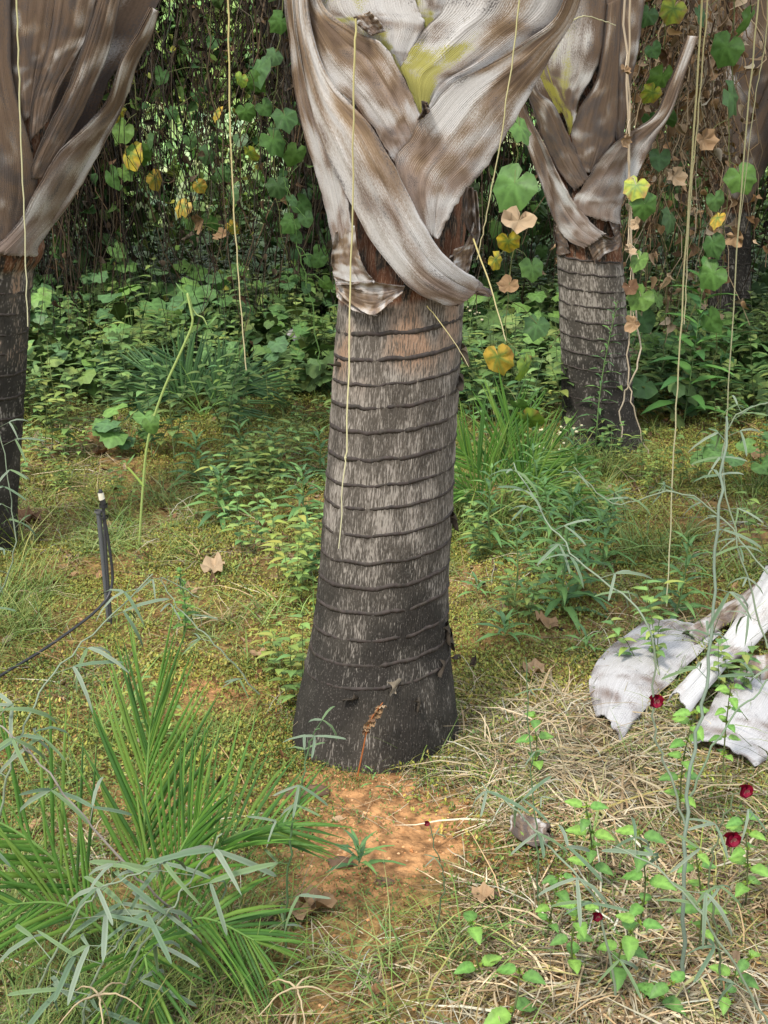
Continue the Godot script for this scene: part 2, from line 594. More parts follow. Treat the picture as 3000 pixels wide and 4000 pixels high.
# a leaf base clasping the shaft. data: layer, then stations from the stalk to the foot, each left x, left h, right x, right h
func sheath(q: Palm, data: Array, mat: Material, called := "leaf_sheath", thick := 0.006, back := 1.0, curl := 0.0, sd := 0.0, arch := 0.008) -> MeshInstance3D:
	var lp := []
	var rp := []
	for i in range(1, data.size()):
		lp.append(Vector2(data[i][0], data[i][1]))
		rp.append(Vector2(data[i][2], data[i][3]))
	var layer: float = data[0]
	var c1 := 0.25 + 0.2 * nf.get_noise_1d(sd * 55.0)
	var c2 := 0.72 + 0.2 * nf.get_noise_1d(sd * 91.0 + 7.0)
	var f := func(u: float, v0: float) -> Vector3:
		# the foot is torn
		var v := v0 * (1.0 - 0.045 * absf(nf.get_noise_2d(u * 420.0 + sd * 9.0, sd)) * smoothstep(0.6, 1.0, v0))
		var l: Vector2 = cat(lp, v)
		var r: Vector2 = cat(rp, v)
		var wide := l.distance_to(r)
		var fray := 0.01 * nf.get_noise_2d(v * 130.0 + sd, sd * 3.0) + (0.012 + 0.05 * v * v) * nf.get_noise_2d(v * 700.0 + sd * 5.0, 40.0 + (50.0 if u < 0.5 else 0.0))
		var p := l.lerp(r, u) + (r - l).normalized() * (fray if u < 0.5 else -fray) * wide * pow(absf(u * 2.0 - 1.0), 3.0)
		var a := tab(q.ea, p.y, 1)
		var b := tab(q.eb, p.y, 1)
		var dz := b * sqrt(maxf(1.0 - p.x * p.x / (a * a), 0.03)) + layer
		dz += arch * (1.0 - pow(absf(u * 2.0 - 1.0), 2.5)) * minf(1.0, wide / 0.1)
		dz += 0.002 * nf.get_noise_2d(u * 40.0 + sd * 7.0, v * 60.0) + 0.0016 * nf.get_noise_2d(u * 240.0 + sd, v * 50.0 + 100.0) + 0.005 * pow(absf(u * 2.0 - 1.0), 8.0)
		# stiff creases along the plate
		var cr := minf(1.0, wide / 0.08)
		dz += cr * (0.0025 * exp(-pow((u - c1 - 0.06 * v) / 0.02, 2.0)) - 0.003 * exp(-pow((u - c2 + 0.08 * v) / 0.015, 2.0)))
		dz += curl * pow(absf(u * 2.0 - 1.0), 6.0) * (0.6 + 1.4 * nf.get_noise_2d(v * 70.0, sd + u * 4.0))
		return Vector3(q.lean * p.y + p.x * back, p.y, dz * back)
	var mb := MB.new()
	sheet(mb, f, 34, 80, thick)
	return part(q.node, called, mb.mesh(mat))

func frond_mesh(ln: float, rise: float) -> ArrayMesh:
	var mb := MB.new()
	var path := []
	for i in 13:
		var t := i / 12.0
		path.append(Vector3(0, rise * sin(t * 1.9) * ln, t * ln * (1.0 - 0.15 * t)))
	mb.tube(path, 0.022, 0.006, 6, lc(0.2, 0.2, 0.08))
	for k in 64:
		var t := 0.12 + 0.87 * k / 64.0
		var p: Vector3 = cat(path, t)
		for s in [-1.0, 1.0]:
			var dir := Vector3(s * 0.9, 0.35 - 0.2 * t, 0.45 + 0.5 * t)
			var xf := Transform3D(face(dir + jit(0.06), Vector3(0, 1, 0.2)), p)
			var c := vary(lc(0.1, 0.17, 0.06))
			mb.leaf(xf, 0.62 * sin(PI * (0.18 + 0.75 * t)) + 0.08, 0.026, BLADE, -0.5, 0.35, c, c)
	return mb.mesh(M.leaf)

func build_palms() -> void:
	M.rib_tex = rib_texture()
	var skins := {}
	skins.a = sheath_skin(11, 0.48, 0.0, 0.3, 0.2, [[0.42, 0.47, 0.34, 0.13, 0.35], [0.75, 0.33, 0.25, 0.1, -0.35], [0.12, 0.25, 0.12, 0.3, 0.25], [0.5, 0.93, 0.8, 0.13, -0.3], [0.7, 0.68, 0.2, 0.1, 0.2]])
	skins.b = sheath_skin(15, 0.36, 0.0, 0.3, 0.2, [[0.2, 0.42, 0.2, 0.16, 0.5], [0.97, 0.45, 0.1, 0.5, 0.45], [0.25, 0.75, 0.3, 0.1, -0.2], [0.6, 0.9, 0.3, 0.1, 0.25]])
	skins.c = sheath_skin(23, 0.3, 0.0, 0.34, 0.1, [[0.25, 0.5, 0.2, 0.2, 0.4]])
	skins.h = sheath_skin(29, 0.3, 0.0, 0.42, -0.2, [[0.85, 0.4, 0.14, 0.35, 0.3], [0.3, 0.65, 0.18, 0.12, 0.3]])
	skins.d = sheath_skin(37, 0.82, 0.8, 0.34, 0.3, [[0.62, 0.2, 0.16, 0.35, -0.5], [1.0, 0.45, 0.12, 0.25, -0.8], [0.3, 0.3, 0.15, 0.2, 0.2]])
	skins.e = sheath_skin(44, 0.74, 0.55, 0.38, 0.15, [[0.1, 0.3, 0.15, 0.3, -0.3]])
	skins.f = sheath_skin(51, 0.36, 0.0, 0.36, 0.1, [[0.5, 0.75, 0.5, 0.2, 0.35]])
	skins.k = sheath_skin(63, 0.05, 0.0, 0.66, -0.55, [[0.4, 0.6, 0.2, 0.12, 0.4], [0.95, 0.3, 0.12, 0.3, 0.3]])
	skins.l = sheath_skin(71, 0.03, 0.0, 0.66, -0.55, [[0.5, 0.55, 0.2, 0.12, 0.4], [0.1, 0.35, 0.12, 0.3, 0.3]])
	skins.o = sheath_skin(88, 0.42, 0.55, 0.5, -0.35)
	var rings := [1.024, 0.968, 0.913, 0.863, 0.808, 0.746, 0.687, 0.634, 0.571, 0.506, 0.446, 0.386, 0.321, 0.262, 0.209]
	var ea := [[0.95, 0.15], [1.07, 0.15], [1.25, 0.2], [1.4, 0.26], [1.55, 0.31], [1.7, 0.37], [1.9, 0.42]]
	var eb := [[0.95, 0.145], [1.07, 0.15], [1.25, 0.175], [1.4, 0.19], [1.55, 0.2], [1.7, 0.21], [1.9, 0.22]]
	var rows := [[-0.08, 0.203], [0.03, 0.2], [0.109, 0.192], [0.183, 0.178], [0.255, 0.164], [0.35, 0.156], [0.467, 0.15], [0.582, 0.149], [0.748, 0.144], [0.878, 0.142], [0.994, 0.14], [1.066, 0.137], [1.16, 0.13], [1.5, 0.13], [2.0, 0.13]]
	var q := palm("thick ringed palm whose pale crossed leaf bases show yellow-green moss", -0.024, -3.1, 0.0572, rows, ea, eb, rings, 2.0, -0.016, bark(trunk_skin(5, rings, 2.0, -0.016, 0.22, 0.8, 0.86, 1.075, 768, 1024)))
	sheath(q, [-0.032,[-0.067,1.82,0.119,1.82],[-0.039,1.687,0.082,1.687],[-0.017,1.644,0.055,1.641],[0.004,1.592,0.02,1.589]], skins.e, "leaf_sheath", 0.006, 1.0, 0.0, 1.0)
	sheath(q, [-0.022,[-0.233,1.83,-0.031,1.83],[-0.212,1.688,-0.011,1.686],[-0.167,1.644,0.01,1.641],[-0.119,1.612,-0.011,1.592],[-0.069,1.592,-0.021,1.563],[-0.033,1.551,-0.017,1.537]], skins.e, "leaf_sheath", 0.006, 1.0, 0.0, 2.0)
	sheath(q, [-0.01,[0.072,1.83,0.325,1.84],[0.049,1.686,0.3,1.68],[0.01,1.632,0.232,1.615],[-0.02,1.584,0.165,1.566],[-0.031,1.56,0.091,1.525],[-0.01,1.514,0.048,1.484],[0.009,1.472,0.032,1.457],[0.017,1.439,0.03,1.436]], skins.d, "leaf_sheath", 0.007, 1.0, 0.004, 3.0)
	sheath(q, [0.004,[-0.236,1.82,-0.201,1.82],[-0.231,1.687,-0.198,1.687],[-0.204,1.592,-0.125,1.628],[-0.16,1.525,-0.07,1.604],[-0.118,1.49,-0.027,1.543],[-0.08,1.446,0.004,1.488],[-0.053,1.407,0.019,1.458],[-0.032,1.377,0.023,1.437],[-0.011,1.349,0.021,1.41]], skins.c, "leaf_sheath", 0.008, 1.0, 0.006, 4.0)
	sheath(q, [0.012,[-0.271,1.83,-0.24,1.83],[-0.267,1.687,-0.238,1.687],[-0.255,1.601,-0.222,1.592],[-0.243,1.512,-0.197,1.498],[-0.213,1.405,-0.165,1.408],[-0.188,1.334,-0.138,1.347],[-0.169,1.271,-0.123,1.291],[-0.151,1.2,-0.113,1.237]], skins.f, "leaf_sheath", 0.006, 1.0, 0.004, 5.0)
	sheath(q, [0.016,[0.298,1.83,0.331,1.83],[0.28,1.67,0.314,1.677],[0.21,1.608,0.269,1.583],[0.133,1.563,0.237,1.521],[0.068,1.529,0.204,1.459],[0.025,1.479,0.174,1.405],[-0.005,1.435,0.145,1.356],[-0.03,1.39,0.113,1.32],[-0.021,1.341,0.091,1.284],[0.015,1.279,0.074,1.249],[0.036,1.241,0.063,1.224]], skins.b, "leaf_sheath", 0.009, 1.0, 0.006, 6.0)
	sheath(q, [0.028,[-0.249,1.83,-0.225,1.83],[-0.248,1.687,-0.223,1.686],[-0.234,1.592,-0.2,1.592],[-0.212,1.501,-0.16,1.523],[-0.184,1.423,-0.092,1.459],[-0.149,1.354,-0.039,1.381],[-0.115,1.293,-0.004,1.321],[-0.077,1.232,0.031,1.262],[-0.029,1.169,0.07,1.206],[0.022,1.12,0.116,1.163],[0.08,1.09,0.155,1.131],[0.114,1.08,0.173,1.111],[0.142,1.097,0.187,1.1],[0.19,1.087,0.2,1.088]], skins.a, "leaf_sheath", 0.009, 1.0, 0.004, 7.0, 0.012)
	# the leaf bases on the far side
	sheath(q, [0.0,[-0.15,1.83,0.2,1.83],[-0.14,1.6,0.18,1.6],[-0.1,1.4,0.12,1.42],[-0.06,1.2,0.06,1.25],[-0.02,1.12,0.04,1.14]], skins.b, "leaf_sheath", 0.008, -1.0, 0.0, 8.0)
	sheath(q, [-0.02,[-0.34,1.83,-0.1,1.83],[-0.28,1.62,-0.04,1.6],[-0.18,1.4,0.05,1.38],[-0.1,1.22,0.1,1.2],[0.0,1.12,0.1,1.12]], skins.f, "leaf_sheath", 0.008, -1.0, 0.0, 9.0)
	# torn remains at the foot of the shaft
	sheath(q, [0.012,[-0.147,1.235,-0.108,1.252],[-0.152,1.2,-0.1,1.205],[-0.154,1.165,-0.086,1.17],[-0.147,1.135,-0.066,1.142],[-0.14,1.118,-0.06,1.135]], skins.f, "torn_sheath", 0.004, 1.0, 0.02, 10.0)
	sheath(q, [0.006,[-0.144,1.135,-0.142,1.11],[-0.1,1.13,-0.108,1.083],[-0.06,1.135,-0.06,1.066],[-0.03,1.13,-0.03,1.088],[0.004,1.127,0.0,1.115]], skins.c, "torn_sheath", 0.004, 1.0, 0.016, 11.0, 0.01)
	sheath(q, [0.002,[-0.145,1.12,-0.14,1.09],[-0.09,1.115,-0.1,1.068],[-0.05,1.1,-0.05,1.06]], skins.f, "torn_sheath", 0.003, 1.0, 0.012, 12.0, 0.012)
	sheath(q, [0.012,[0.115,1.33,0.128,1.328],[0.118,1.29,0.135,1.285],[0.12,1.255,0.142,1.25],[0.138,1.225,0.152,1.235]], skins.k, "torn_sheath", 0.005, 1.0, 0.012, 13.0)
	sheath(q, [0.004,[0.13,1.32,0.137,1.32],[0.138,1.27,0.148,1.265],[0.135,1.24,0.152,1.22],[0.12,1.2,0.138,1.18],[0.092,1.185,0.105,1.17]], skins.b, "torn_sheath", 0.004, 1.0, 0.014, 14.0)
	sheath(q, [0.006,[0.1,1.2,0.142,1.21],[0.104,1.16,0.14,1.17],[0.11,1.12,0.135,1.13]], skins.c, "torn_sheath", 0.004, 1.0, 0.01, 15.0)
	sheath(q, [0.004,[-0.128,1.655,-0.1,1.664],[-0.118,1.64,-0.082,1.648],[-0.092,1.622,-0.066,1.628]], skins.c, "torn_sheath", 0.006, 1.0, 0.03, 16.0)
	sheath(q, [0.024,[0.012,1.5,0.022,1.497],[0.014,1.48,0.028,1.482],[0.006,1.462,0.018,1.468]], skins.k, "torn_sheath", 0.003, 1.0, 0.03, 17.0)
	# flakes that hang from the bark
	for e in [[0.03, 0.228, 0.03, 0.03, 1], [-0.052, 0.196, 0.035, 0.012, 0], [0.085, 0.176, 0.03, 0.016, 0], [0.148, 0.32, 0.05, 0.03, 0], [0.16, 0.28, 0.04, 0.05, 0], [0.143, 0.585, 0.045, 0.02, 0], [0.14, 0.97, 0.045, 0.02, 1], [0.138, 0.91, 0.04, 0.02, 0], [-0.128, 0.948, 0.03, 0.014, 0], [0.145, 0.24, 0.04, 0.025, 0]]:
		var mb := MB.new()
		var r := q.radius(e[1], self)
		var xx: float = e[0]
		var zz := sqrt(maxf(r * r - xx * xx, 0.0004)) + 0.006
		var col := lc(0.25, 0.21, 0.16) if e[4] == 1 else lc(0.07, 0.055, 0.045)
		var f := func(u: float, v: float) -> Vector3:
			return Vector3((u - 0.5) * e[3] * (1.0 - 0.5 * v) + 0.008 * sin(v * 5.0), -v * e[2], 0.016 * v * v + 0.01 * sin(u * PI + v * 3.0))
		sheet(mb, f, 5, 7, 0.0015, col)
		part(q.node, "bark_flake", mb.mesh(M.dry), Transform3D(Basis(Vector3(0, 1, 0), atan2(xx, zz)) * Basis(Vector3(0, 0, 1), rng.randf_range(-0.8, 0.8)), Vector3(q.lean * e[1] + xx, e[1], zz)))
	# fronds above the picture
	var fm := [frond_mesh(2.1, 0.55), frond_mesh(1.9, 0.4)]
	for e in [[-0.25, 1.8, 0.02, -95.0, 58.0], [0.31, 1.8, 0.02, 95.0, 60.0], [0.05, 1.85, -0.16, 172.0, 62.0]]:
		part(q.node, "frond", fm[0], Transform3D(Basis(Vector3.UP, deg_to_rad(e[3])) * Basis(Vector3.RIGHT, deg_to_rad(-e[4])), Vector3(e[0], e[1], e[2])))

	# the palm on the right, further back
	var ra := [[1.0, 0.135], [1.15, 0.15], [1.3, 0.2], [1.45, 0.26], [1.6, 0.32], [1.8, 0.38]]
	var rb := [[1.0, 0.135], [1.15, 0.15], [1.3, 0.17], [1.45, 0.185], [1.6, 0.2], [1.8, 0.2]]
	var rr := [0.85, 0.79, 0.735, 0.67, 0.606, 0.541, 0.475, 0.408, 0.345, 0.284, 0.22]
	var rrows := [[-0.08, 0.2], [0.02, 0.179], [0.121, 0.156], [0.221, 0.147], [0.418, 0.14], [0.61, 0.135], [0.78, 0.132], [0.9, 0.126], [2.0, 0.12]]
	q = palm("ringed grey palm standing behind yellow-green vine leaves and white fleabane", 0.917, -5.75, -0.1023, rrows, ra, rb, rr, 2.0, 0.012, bark(trunk_skin(8, rr, 2.0, 0.012, 0.3, 0.62, 1.4, 0.78)))
	sheath(q, [-0.016,[-0.119,1.9,0.104,1.9],[-0.157,1.557,0.062,1.577],[-0.123,1.448,-0.025,1.416],[-0.082,1.33,-0.042,1.35],[-0.071,1.277,-0.051,1.291]], skins.o, "leaf_sheath", 0.008, 1.0, 0.0, 21.0)
	sheath(q, [-0.02,[-0.23,1.9,-0.12,1.9],[-0.19,1.64,-0.067,1.64],[-0.177,1.512,-0.061,1.5],[-0.106,1.356,-0.054,1.357]], skins.o, "leaf_sheath", 0.008, 1.0, 0.0, 22.0)
	sheath(q, [-0.012,[0.09,1.9,0.263,1.9],[0.09,1.608,0.212,1.609],[0.106,1.448,0.172,1.447],[0.109,1.249,0.141,1.248]], skins.k, "leaf_sheath", 0.008, 1.0, 0.0, 23.0)
	sheath(q, [-0.004,[0.091,1.75,0.148,1.78],[0.044,1.5,0.129,1.545],[-0.028,1.384,0.117,1.383],[-0.066,1.278,0.1,1.264],[-0.043,1.184,0.046,1.184],[-0.025,1.13,0.016,1.137]], skins.l, "leaf_sheath", 0.008, 1.0, 0.004, 24.0)
	sheath(q, [0.004,[-0.3,1.75,-0.25,1.75],[-0.226,1.46,-0.194,1.467],[-0.192,1.354,-0.127,1.39],[-0.162,1.247,-0.08,1.278],[-0.116,1.14,-0.038,1.185],[-0.062,1.062,-0.006,1.111]], skins.k, "leaf_sheath", 0.008, 1.0, 0.004, 25.0)
	sheath(q, [0.012,[0.413,1.641,0.457,1.638],[0.338,1.465,0.393,1.478],[0.264,1.332,0.341,1.352],[0.105,1.251,0.267,1.244],[0.022,1.166,0.215,1.149],[-0.044,1.07,0.161,1.046],[-0.071,1.028,0.127,0.993],[-0.06,0.98,0.11,0.93]], skins.h, "leaf_sheath", 0.009, 1.0, 0.004, 26.0)
	sheath(q, [0.02,[-0.29,1.55,-0.259,1.55],[-0.261,1.379,-0.221,1.366],[-0.224,1.211,-0.159,1.227],[-0.178,1.067,-0.124,1.134],[-0.143,0.949,-0.072,1.028],[-0.1,0.874,-0.009,0.948],[-0.036,0.844,0.048,0.899]], skins.h, "leaf_sheath", 0.008, 1.0, 0.006, 27.0)
	sheath(q, [0.01,[-0.03,0.865,0.0,0.78],[0.02,0.9,0.04,0.82],[0.07,0.885,0.1,0.845],[0.11,0.9,0.12,0.87]], skins.k, "torn_sheath", 0.004, 1.0, 0.03, 28.0)
	sheath(q, [0.0,[-0.14,0.92,-0.1,0.94],[-0.145,0.87,-0.1,0.86],[-0.13,0.8,-0.09,0.82]], skins.l, "torn_sheath", 0.004, 1.0, 0.03, 29.0)
	sheath(q, [0.0,[-0.3,1.85,0.3,1.85],[-0.22,1.5,0.22,1.5],[-0.12,1.2,0.14,1.2],[-0.1,1.0,0.1,1.0]], skins.k, "leaf_sheath", 0.008, -1.0, 0.0, 30.0)
	sheath(q, [0.006,[0.06,0.99,0.125,0.98],[0.07,0.93,0.12,0.93],[0.09,0.88,0.11,0.89]], skins.l, "torn_sheath", 0.004, 1.0, 0.03, 31.0)
	for e in [[-0.35, 1.75, 0.0, -80.0, 60.0], [0.05, 1.85, 0.0, 100.0, 66.0], [-0.1, 1.85, -0.1, 185.0, 60.0]]:
		part(q.node, "frond", fm[1], Transform3D(Basis(Vector3.UP, deg_to_rad(e[3])) * Basis(Vector3.RIGHT, deg_to_rad(-e[4])), Vector3(e[0], e[1], e[2])))

	# the palm at the left edge
	var la := [[0.95, 0.16], [1.1, 0.2], [1.25, 0.28], [1.4, 0.36], [1.55, 0.44], [1.7, 0.52], [1.9, 0.56]]
	var lb := [[0.95, 0.15], [1.1, 0.165], [1.25, 0.185], [1.4, 0.2], [1.55, 0.21], [1.7, 0.22]]
	var lr := [0.88, 0.815, 0.75, 0.69, 0.62, 0.545, 0.475, 0.4]
	var lrows := [[-0.08, 0.17], [0.024, 0.155], [0.138, 0.148], [0.299, 0.143], [0.533, 0.14], [0.76, 0.136], [0.93, 0.135], [0.965, 0.158], [1.0, 0.165], [1.05, 0.15], [2.0, 0.14]]
	q = palm("dark brown palm with one long broken leaf stalk reaching out", -1.393, -4.45, 0.159, lrows, la, lb, lr, 2.0, 0.008, bark(trunk_skin(13, lr, 2.0, 0.008, 0.5, 1.3, 0.5, 0.94)))
	sheath(q, [-0.012,[0.055,1.85,0.222,1.85],[0.065,1.631,0.198,1.631],[0.083,1.509,0.17,1.523],[0.109,1.384,0.147,1.414]], skins.l, "leaf_sheath", 0.008, 1.0, 0.0, 41.0)
	sheath(q, [0.0,[0.19,1.85,0.311,1.85],[0.18,1.655,0.291,1.66],[0.162,1.543,0.253,1.568],[0.139,1.445,0.21,1.474],[0.138,1.334,0.185,1.389]], skins.k, "leaf_sheath", 0.008, 1.0, 0.004, 42.0)
	sheath(q, [0.006,[-0.096,1.85,0.06,1.85],[-0.07,1.582,0.081,1.534],[-0.051,1.386,0.14,1.334],[-0.035,1.233,0.163,1.203],[-0.014,1.101,0.145,1.096],[0.0,1.03,0.14,1.0]], skins.l, "leaf_sheath", 0.008, 1.0, 0.004, 43.0)
	sheath(q, [0.01,[0.332,1.87,0.389,1.87],[0.306,1.736,0.368,1.737],[0.272,1.606,0.344,1.592],[0.236,1.484,0.298,1.463],[0.192,1.384,0.25,1.352],[0.153,1.283,0.218,1.291],[0.145,1.226,0.178,1.224]], skins.k, "leaf_sheath", 0.012, 1.0, 0.004, 44.0)
	sheath(q, [0.025,[0.45,1.709,0.467,1.699],[0.419,1.641,0.455,1.636],[0.38,1.567,0.416,1.552],[0.347,1.452,0.381,1.425],[0.288,1.372,0.346,1.342],[0.221,1.302,0.301,1.243],[0.162,1.189,0.25,1.142],[0.112,1.084,0.18,1.047],[0.041,1.013,0.162,0.984]], skins.h, "leaf_sheath", 0.014, 1.0, 0.006, 45.0, 0.014)
	sheath(q, [0.0,[-0.5,1.85,0.3,1.85],[-0.3,1.5,0.25,1.5],[-0.2,1.2,0.2,1.2],[-0.1,1.0,0.12,1.0]], skins.l, "leaf_sheath", 0.008, -1.0, 0.0, 46.0)
	sheath(q, [0.01,[-0.5,1.85,-0.2,1.85],[-0.4,1.6,-0.15,1.6],[-0.25,1.3,-0.02,1.3],[-0.14,1.05,0.05,1.1],[-0.1,0.98,0.1,1.0]], skins.k, "leaf_sheath", 0.008, 1.0, 0.0, 47.0)
	for e in [[-0.3, 1.8, 0.0, -90.0, 60.0], [0.34, 1.82, 0.0, 85.0, 68.0], [0.0, 1.85, -0.1, 175.0, 60.0]]:
		part(q.node, "frond", fm[1], Transform3D(Basis(Vector3.UP, deg_to_rad(e[3])) * Basis(Vector3.RIGHT, deg_to_rad(-e[4])), Vector3(e[0], e[1], e[2])))

	# the far palms
	var far_skin := bark(trunk_skin(17, [0.6, 0.5, 0.4, 0.3, 0.2], 2.3, 0.0, 0.5, 1.0, 1.6, 0.72))
	var fa := [[0.5, 0.12], [0.8, 0.15], [1.1, 0.22], [1.5, 0.32], [2.2, 0.42]]
	var fb := [[0.5, 0.12], [0.8, 0.14], [1.1, 0.17], [1.5, 0.19], [2.2, 0.2]]
	for e in [[1.985, -8.0, -0.06, "dark palm trunk beside the column of dry brown vines", 1.0], [-1.9, -9.5, 0.08, "dark palm trunk behind the broken leaf stalk, wrapped in dry vines", 0.75], [-0.5, -9.2, 0.02, "palm almost hidden by a hanging curtain of dark vine stems", 0.9], [2.75, -6.7, -0.04, "palm at the end of the row, with brown torn leaf bases", 0.95]]:
		var k: float = e[4]
		q = palm(e[3], e[0], e[1], e[2], [[-0.08, 0.15], [0.05, 0.13], [0.35, 0.116], [0.8, 0.108], [2.3, 0.1]], fa, fb, [0.62, 0.54, 0.45, 0.36, 0.28], 2.3, 0.01, far_skin)
		sheath(q, [-0.01,[0.0,2.2,0.3,2.2],[-0.02,1.6,0.25,1.6],[-0.06,1.3,0.17,1.3],[-0.06,1.05 * k,0.06,1.0 * k]], skins.l, "leaf_sheath", 0.008, 1.0, 0.0, 60.0 + e[0])
		sheath(q, [0.0,[-0.35,2.2,-0.12,2.2],[-0.28,1.6,-0.08,1.6],[-0.2,1.3,0.04,1.3],[-0.1,1.0 * k,0.08,1.05 * k],[0.0,0.82 * k,0.1,0.86 * k]], skins.k, "leaf_sheath", 0.008, 1.0, 0.006, 61.0 + e[0])
		sheath(q, [0.015,[0.3,2.0,0.36,2.0],[0.22,1.6,0.3,1.58],[0.06,1.25,0.24,1.2],[-0.07,0.98 * k,0.15,0.95 * k],[-0.11,0.84 * k,0.06,0.78 * k]], skins.l, "leaf_sheath", 0.008, 1.0, 0.006, 62.0 + e[0])
		sheath(q, [0.0,[-0.35,2.2,0.35,2.2],[-0.2,1.5,0.22,1.5],[-0.1,0.9 * k,0.1,0.9 * k]], skins.k, "leaf_sheath", 0.008, -1.0, 0.0, 63.0 + e[0])
		for g in [[-0.25, -100.0], [0.25, 70.0], [0.0, 180.0]]:
			part(q.node, "frond", fm[1], Transform3D(Basis(Vector3.UP, deg_to_rad(g[1])) * Basis(Vector3.RIGHT, -1.05), Vector3(g[0], 2.15, 0)))

# ---------- plants ----------
func one(f: Callable, mat: Material) -> ArrayMesh:
	var mb := MB.new()
	f.call(mb)
	return mb.mesh(mat)

# unit-sized leaves in a few tints, shared by all plants
func build_library() -> void:
	var I := Transform3D.IDENTITY
	lib.vine = []
	for c in [lc(0.08, 0.17, 0.04), lc(0.055, 0.12, 0.035), lc(0.11, 0.2, 0.045), lc(0.065, 0.125, 0.045), lc(0.09, 0.18, 0.04)]:
		lib.vine.append(one(func(mb): mb.polar(I, 1.0, LOBED, rng.randf_range(-0.3, 0.15), rng.randf_range(0.05, 0.45), c, c * 1.45, rng, 0.025), M.vine))
	lib.heart = []
	for c in [lc(0.065, 0.14, 0.035), lc(0.1, 0.19, 0.045), lc(0.05, 0.11, 0.035), lc(0.08, 0.16, 0.05)]:
		lib.heart.append(one(func(mb): mb.polar(I, 1.0, HEART, rng.randf_range(-0.15, 0.3), rng.randf_range(0.1, 0.5), c, c * 1.4, rng, 0.025), M.vine))
	lib.bright = []
	for c in [lc(0.12, 0.23, 0.06), lc(0.1, 0.2, 0.06), lc(0.15, 0.27, 0.065), lc(0.09, 0.18, 0.07)]:
		lib.bright.append(one(func(mb): mb.polar(I, 1.0, LOBED, rng.randf_range(-0.2, 0.2), rng.randf_range(0.1, 0.4), c, c * 1.4, rng, 0.03), M.vine))
		lib.bright.append(one(func(mb): mb.polar(I, 1.0, HEART, rng.randf_range(-0.1, 0.3), rng.randf_range(0.1, 0.4), c, c * 1.4, rng, 0.03), M.vine))
	lib.yellow = []
	for c in [lc(0.55, 0.42, 0.04), lc(0.36, 0.4, 0.05), lc(0.5, 0.33, 0.05), lc(0.24, 0.34, 0.05)]:
		var mb := MB.new()
		mb.polar(I, 1.0, LOBED, -0.15, 0.25, c, lc(0.12, 0.22, 0.05), rng, 0.07)
		# brown burnt tips
		for i in range(1, mb.c.size()):
			if i > mb.c.size() / 2 and rng.randf() < 0.22: mb.c[i] = lc(0.33, 0.18, 0.06)
		lib.yellow.append(mb.mesh(M.vine))
	lib.dead = []
	for c in [lc(0.36, 0.24, 0.14), lc(0.28, 0.18, 0.1), lc(0.42, 0.31, 0.2), lc(0.17, 0.1, 0.06)]:
		lib.dead.append(one(func(mb): mb.polar(I, 1.0, LOBED, rng.randf_range(0.3, 1.0), rng.randf_range(-0.5, 0.6), c, c * 0.7, rng, 0.26), M.dry))
	lib.lance = []
	for c in [lc(0.075, 0.18, 0.045), lc(0.105, 0.23, 0.055), lc(0.055, 0.14, 0.045)]:
		lib.lance.append(one(func(mb): mb.leaf(I, 1.0, 0.26, LANCE, 0.35, 0.4, c, c * 1.3, 0.012), M.leaf))
	lib.slim = []
	for c in [lc(0.1, 0.2, 0.065), lc(0.135, 0.25, 0.075), lc(0.075, 0.15, 0.06)]:
		lib.slim.append(one(func(mb): mb.leaf(I, 1.0, 0.15, LANCE, 0.4, 0.45, c, c * 1.25, 0.02), M.leaf))
	lib.herb = []
	for c in [lc(0.1, 0.22, 0.045), lc(0.135, 0.26, 0.05), lc(0.085, 0.18, 0.04), lc(0.15, 0.27, 0.05)]:
		lib.herb.append(one(func(mb): mb.leaf(I, 1.0, 0.62, TOOTHED, 0.25, rng.randf_range(0.15, 0.45), c, c * 1.5, 0.02), M.vine))
	lib.grey = []
	for c in [lc(0.17, 0.225, 0.155), lc(0.125, 0.185, 0.115), lc(0.21, 0.255, 0.19), lc(0.15, 0.22, 0.11)]:
		lib.grey.append(one(func(mb): mb.leaf(I, 1.0, 0.085, STRAP, 0.4, 0.35, c, c * 0.8, 0.01), M.felt))
		lib.grey.append(one(func(mb): mb.leaf(I, 1.0, 0.09, STRAP, 0.6, 0.7, c, c * 0.8, 0.014, 1.0), M.felt))
	lib.frond = []
	for c in [lc(0.06, 0.145, 0.022), lc(0.085, 0.18, 0.028), lc(0.045, 0.11, 0.02), lc(0.11, 0.19, 0.03)]:
		lib.frond.append(one(func(mb): mb.leaf(I, 1.0, 0.036, BLADE, -0.8, rng.randf_range(0.12, 0.4), c, c * 1.2, 0.004), M.glossy))
	lib.frond_dark = []
	for c in [lc(0.045, 0.1, 0.035), lc(0.06, 0.13, 0.04), lc(0.035, 0.08, 0.03)]:
		lib.frond_dark.append(one(func(mb): mb.leaf(I, 1.0, 0.05, BLADE, -0.8, 0.25, c, c * 1.2), M.glossy))

func pick(a: Array) -> Mesh:
	return a[rng.randi() % a.size()]

func put(parent: Node, called: String, m: Mesh, at: Vector3, dir: Vector3, up: Vector3, size: float) -> MeshInstance3D:
	return part(parent, called, m, Transform3D(face(dir, up).scaled(Vector3(size, size, size)), at))

